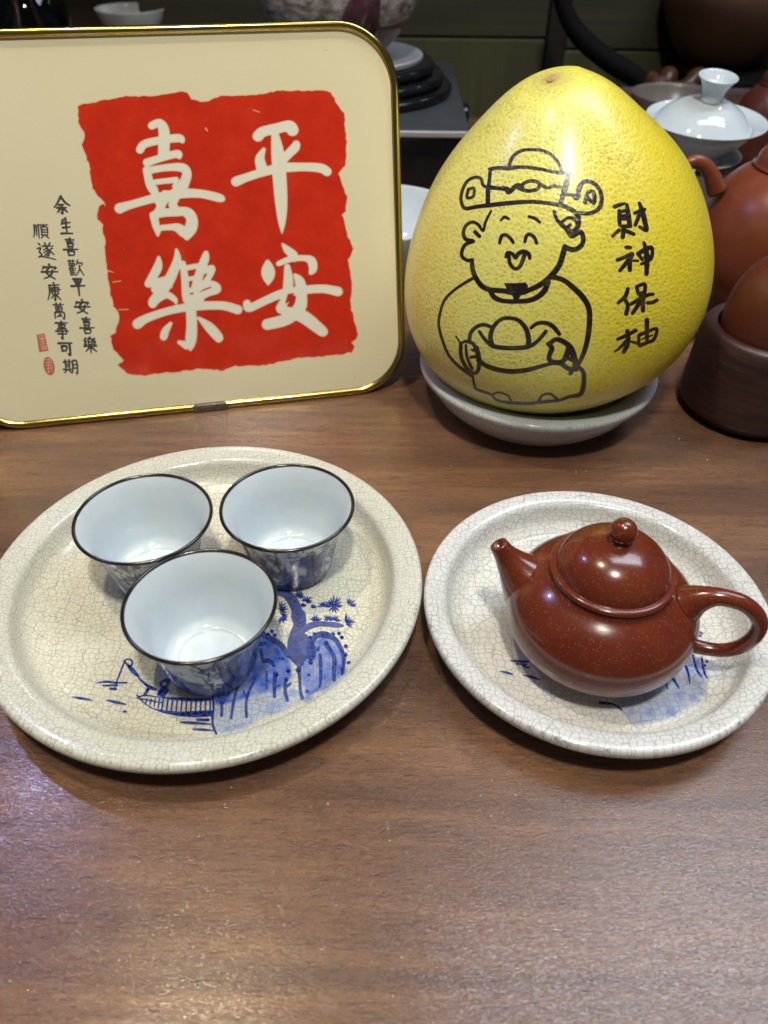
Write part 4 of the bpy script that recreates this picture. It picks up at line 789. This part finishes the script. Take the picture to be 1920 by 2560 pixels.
P = [aty(1395, -60, 1.46), aty(1410, 20, 1.45), aty(1450, 90, 1.44), aty(1520, 150, 1.43), aty(1590, 195, 1.42), aty(1640, 260, 1.42)]
off = np.array([0.40, 1.45, -0.75])
obj('curved_arm', tube([tuple(p - off) for p in P], [.012, .013, .015, .016, .016, .014], 16, 6), M_chair, ch)
obj('seat', box(-.13, .35, -.06, .36, .38, .42, .008), M_chair, ch)
for x, y in ((-.10, -.04), (.32, -.04), (-.10, .33), (.32, .33)): obj('leg', box(x - .018, x + .018, y - .018, y + .018, 0, .379), M_chair, ch)
obj('arm_post', tube([(-.08, -.03, .42), (-.085, -.02, .74)], .014, 12, 1), M_chair, ch)
vq = aty(1650, 60, 1.80)
vs = thing('tall_vase', (vq[0] + .02, 1.80, -0.75), 'tall dark teal vase with pale edge highlight standing in the dim room', 'vase')
obj('vase_body', lathe([(0, 0), (.05, 0), (.07, .1), (.085, .5), (.075, .70), (.055, .80), (.060, .95), (.075, 1.1), (.070, 1.1), (.05, .9), (0, .8)], 64, 4), simple('dark_teal', (0.030, 0.055, 0.058), 0.25), vs)
obj('edge_highlight', tube([tuple(np.array(aty(a_, b_, 1.71)) - np.array([vq[0] + .02, 1.80, -.75])) for a_, b_ in ((1612, -30), (1590, 40), (1588, 110), (1608, 180))], .007, 10, 5), simple('grey_highlight', (0.11, 0.12, 0.12), .4), vs)  # highlight along the vase edge, shaped as a grey tube
jq = aty(1800, 20, 1.55)
sb = thing('low_cabinet', (0.95, 1.60, -0.75), 'black low cabinet carrying the round brown jar', 'cabinet')
obj('cabinet_body', box(-.44, .6, -.18, .3, 0, jq[2] + .75 - .085, .004), M_chair, sb, smooth=False)
jr = thing('brown_jar', (jq[0] + .02, 1.55, jq[2] - .0845), 'large round brown clay jar in the shadows at top right', 'jar')
obj('jar_body', lathe([(0, 0), (.05, 0), (.085, .03), (.112, .085), (.115, .12), (.095, .17), (.06, .195), (.055, .21), (.05, .21), (.05, .19), (0, .18)], 72, 4), simple('dim_brown_clay', (0.085, 0.040, 0.022), 0.45, var=.3, nscale=14), jr)
M_orn = simple('orange_carved_wood', (0.07, 0.024, 0.005), 0.35, var=.5, nscale=60); M_orn2 = simple('pinkish_stone', (0.10, 0.055, 0.045), 0.45, var=.3)
def lump(name, x, y, Y, sx, sy, sz, mat, label, cat, seed):
    q = aty(x, y, Y); z0 = 0.0
    root = thing(name, (q[0], Y, 0), label, cat); rnd = random.Random(seed); top = max(q[2], .012)
    pts_ = [(rnd.uniform(-.2, .2) * sx, 0, sz * .35)]; 
    for k in range(5): pts_.append((sx * (-.5 + k / 4), rnd.uniform(-.4, .4) * sy, top * (.55 + .45 * math.sin(k * 1.3 + seed))))
    obj('carved_twist', tube([(sx * (-.5 + k / 5), sy * math.sin(k * 1.7 + seed) * .5, sz * (.42 + .26 * math.sin(k * 2.1 + seed))) for k in range(6)], [sz * .22, sz * .34, sz * .30, sz * .36, sz * .30, sz * .18], 16, 6), mat, root)
    obj('carved_base', lathe([(0, 0), (sx * .42, 0), (sx * .45, sz * .1), (sx * .30, sz * .35), (0, sz * .4)], 32, 2), mat, root)
lump('wood_carving', 1668, 160, 1.31, .045, .03, .040, M_orn, 'small twisted orange wood carving near the table edge', 'carving', 1)
lump('wood_carving', 1745, 150, 1.32, .090, .02, .036, M_orn, 'long flat orange wood carving in the shade behind the lidded bowl', 'carving', 2)
lump('stone_ornament', 1690, 190, 1.27, .065, .04, .034, M_orn2, 'dull pink stone ornament lying before the orange carvings', 'ornament', 5)
fl = obj('floor', box(-5, 5, -2, 6, -0.85, -0.75), simple('dark_floor', (0.05, 0.035, 0.025), 0.5), smooth=False); fl['kind'] = 'structure'
t = NT('brown_wall'); t.col(t.ramp(t.noise(t.obj((1, 1, 20)), 2, 4), [(0.3, (0.040, 0.024, 0.012)), (0.7, (0.060, 0.036, 0.018))])); t.set(rough=.6)
bw = obj('back_wall', box(-5, 5, 3.2, 3.3, -0.75, 2.2), t.m, smooth=False); bw['kind'] = 'structure'

# ------------------------------------------------------------------ crumbs and dust on the table
bm = bmesh.new(); rnd = random.Random(3)
for x, y in [(970,2072),(974,2102),(1698,1097),(1768,1150),(1785,2010),(336,1222),(1128,1164),(1465,1178),(560,1040),(1590,1300),(1180,1880),(1300,1960),(820,2010),(150,2290),(1440,1180),(1230,1950)] + [(rnd.uniform(0, 1920), rnd.uniform(1950, 2550)) for _ in range(14)]:
    p = atz(x, y, 0.0003); r = rnd.uniform(.0002, .0005)
    bmesh.ops.create_icosphere(bm, subdivisions=1, radius=r, matrix=Matrix.Translation(Vector((p[0], p[1], r * .8))))
o = obj('dust_specks', bm, simple('pale_crumbs', (0.55, 0.50, 0.42), .6)); tag(o, 'tiny pale dust specks scattered over the brown table', 'dust', kind='stuff')
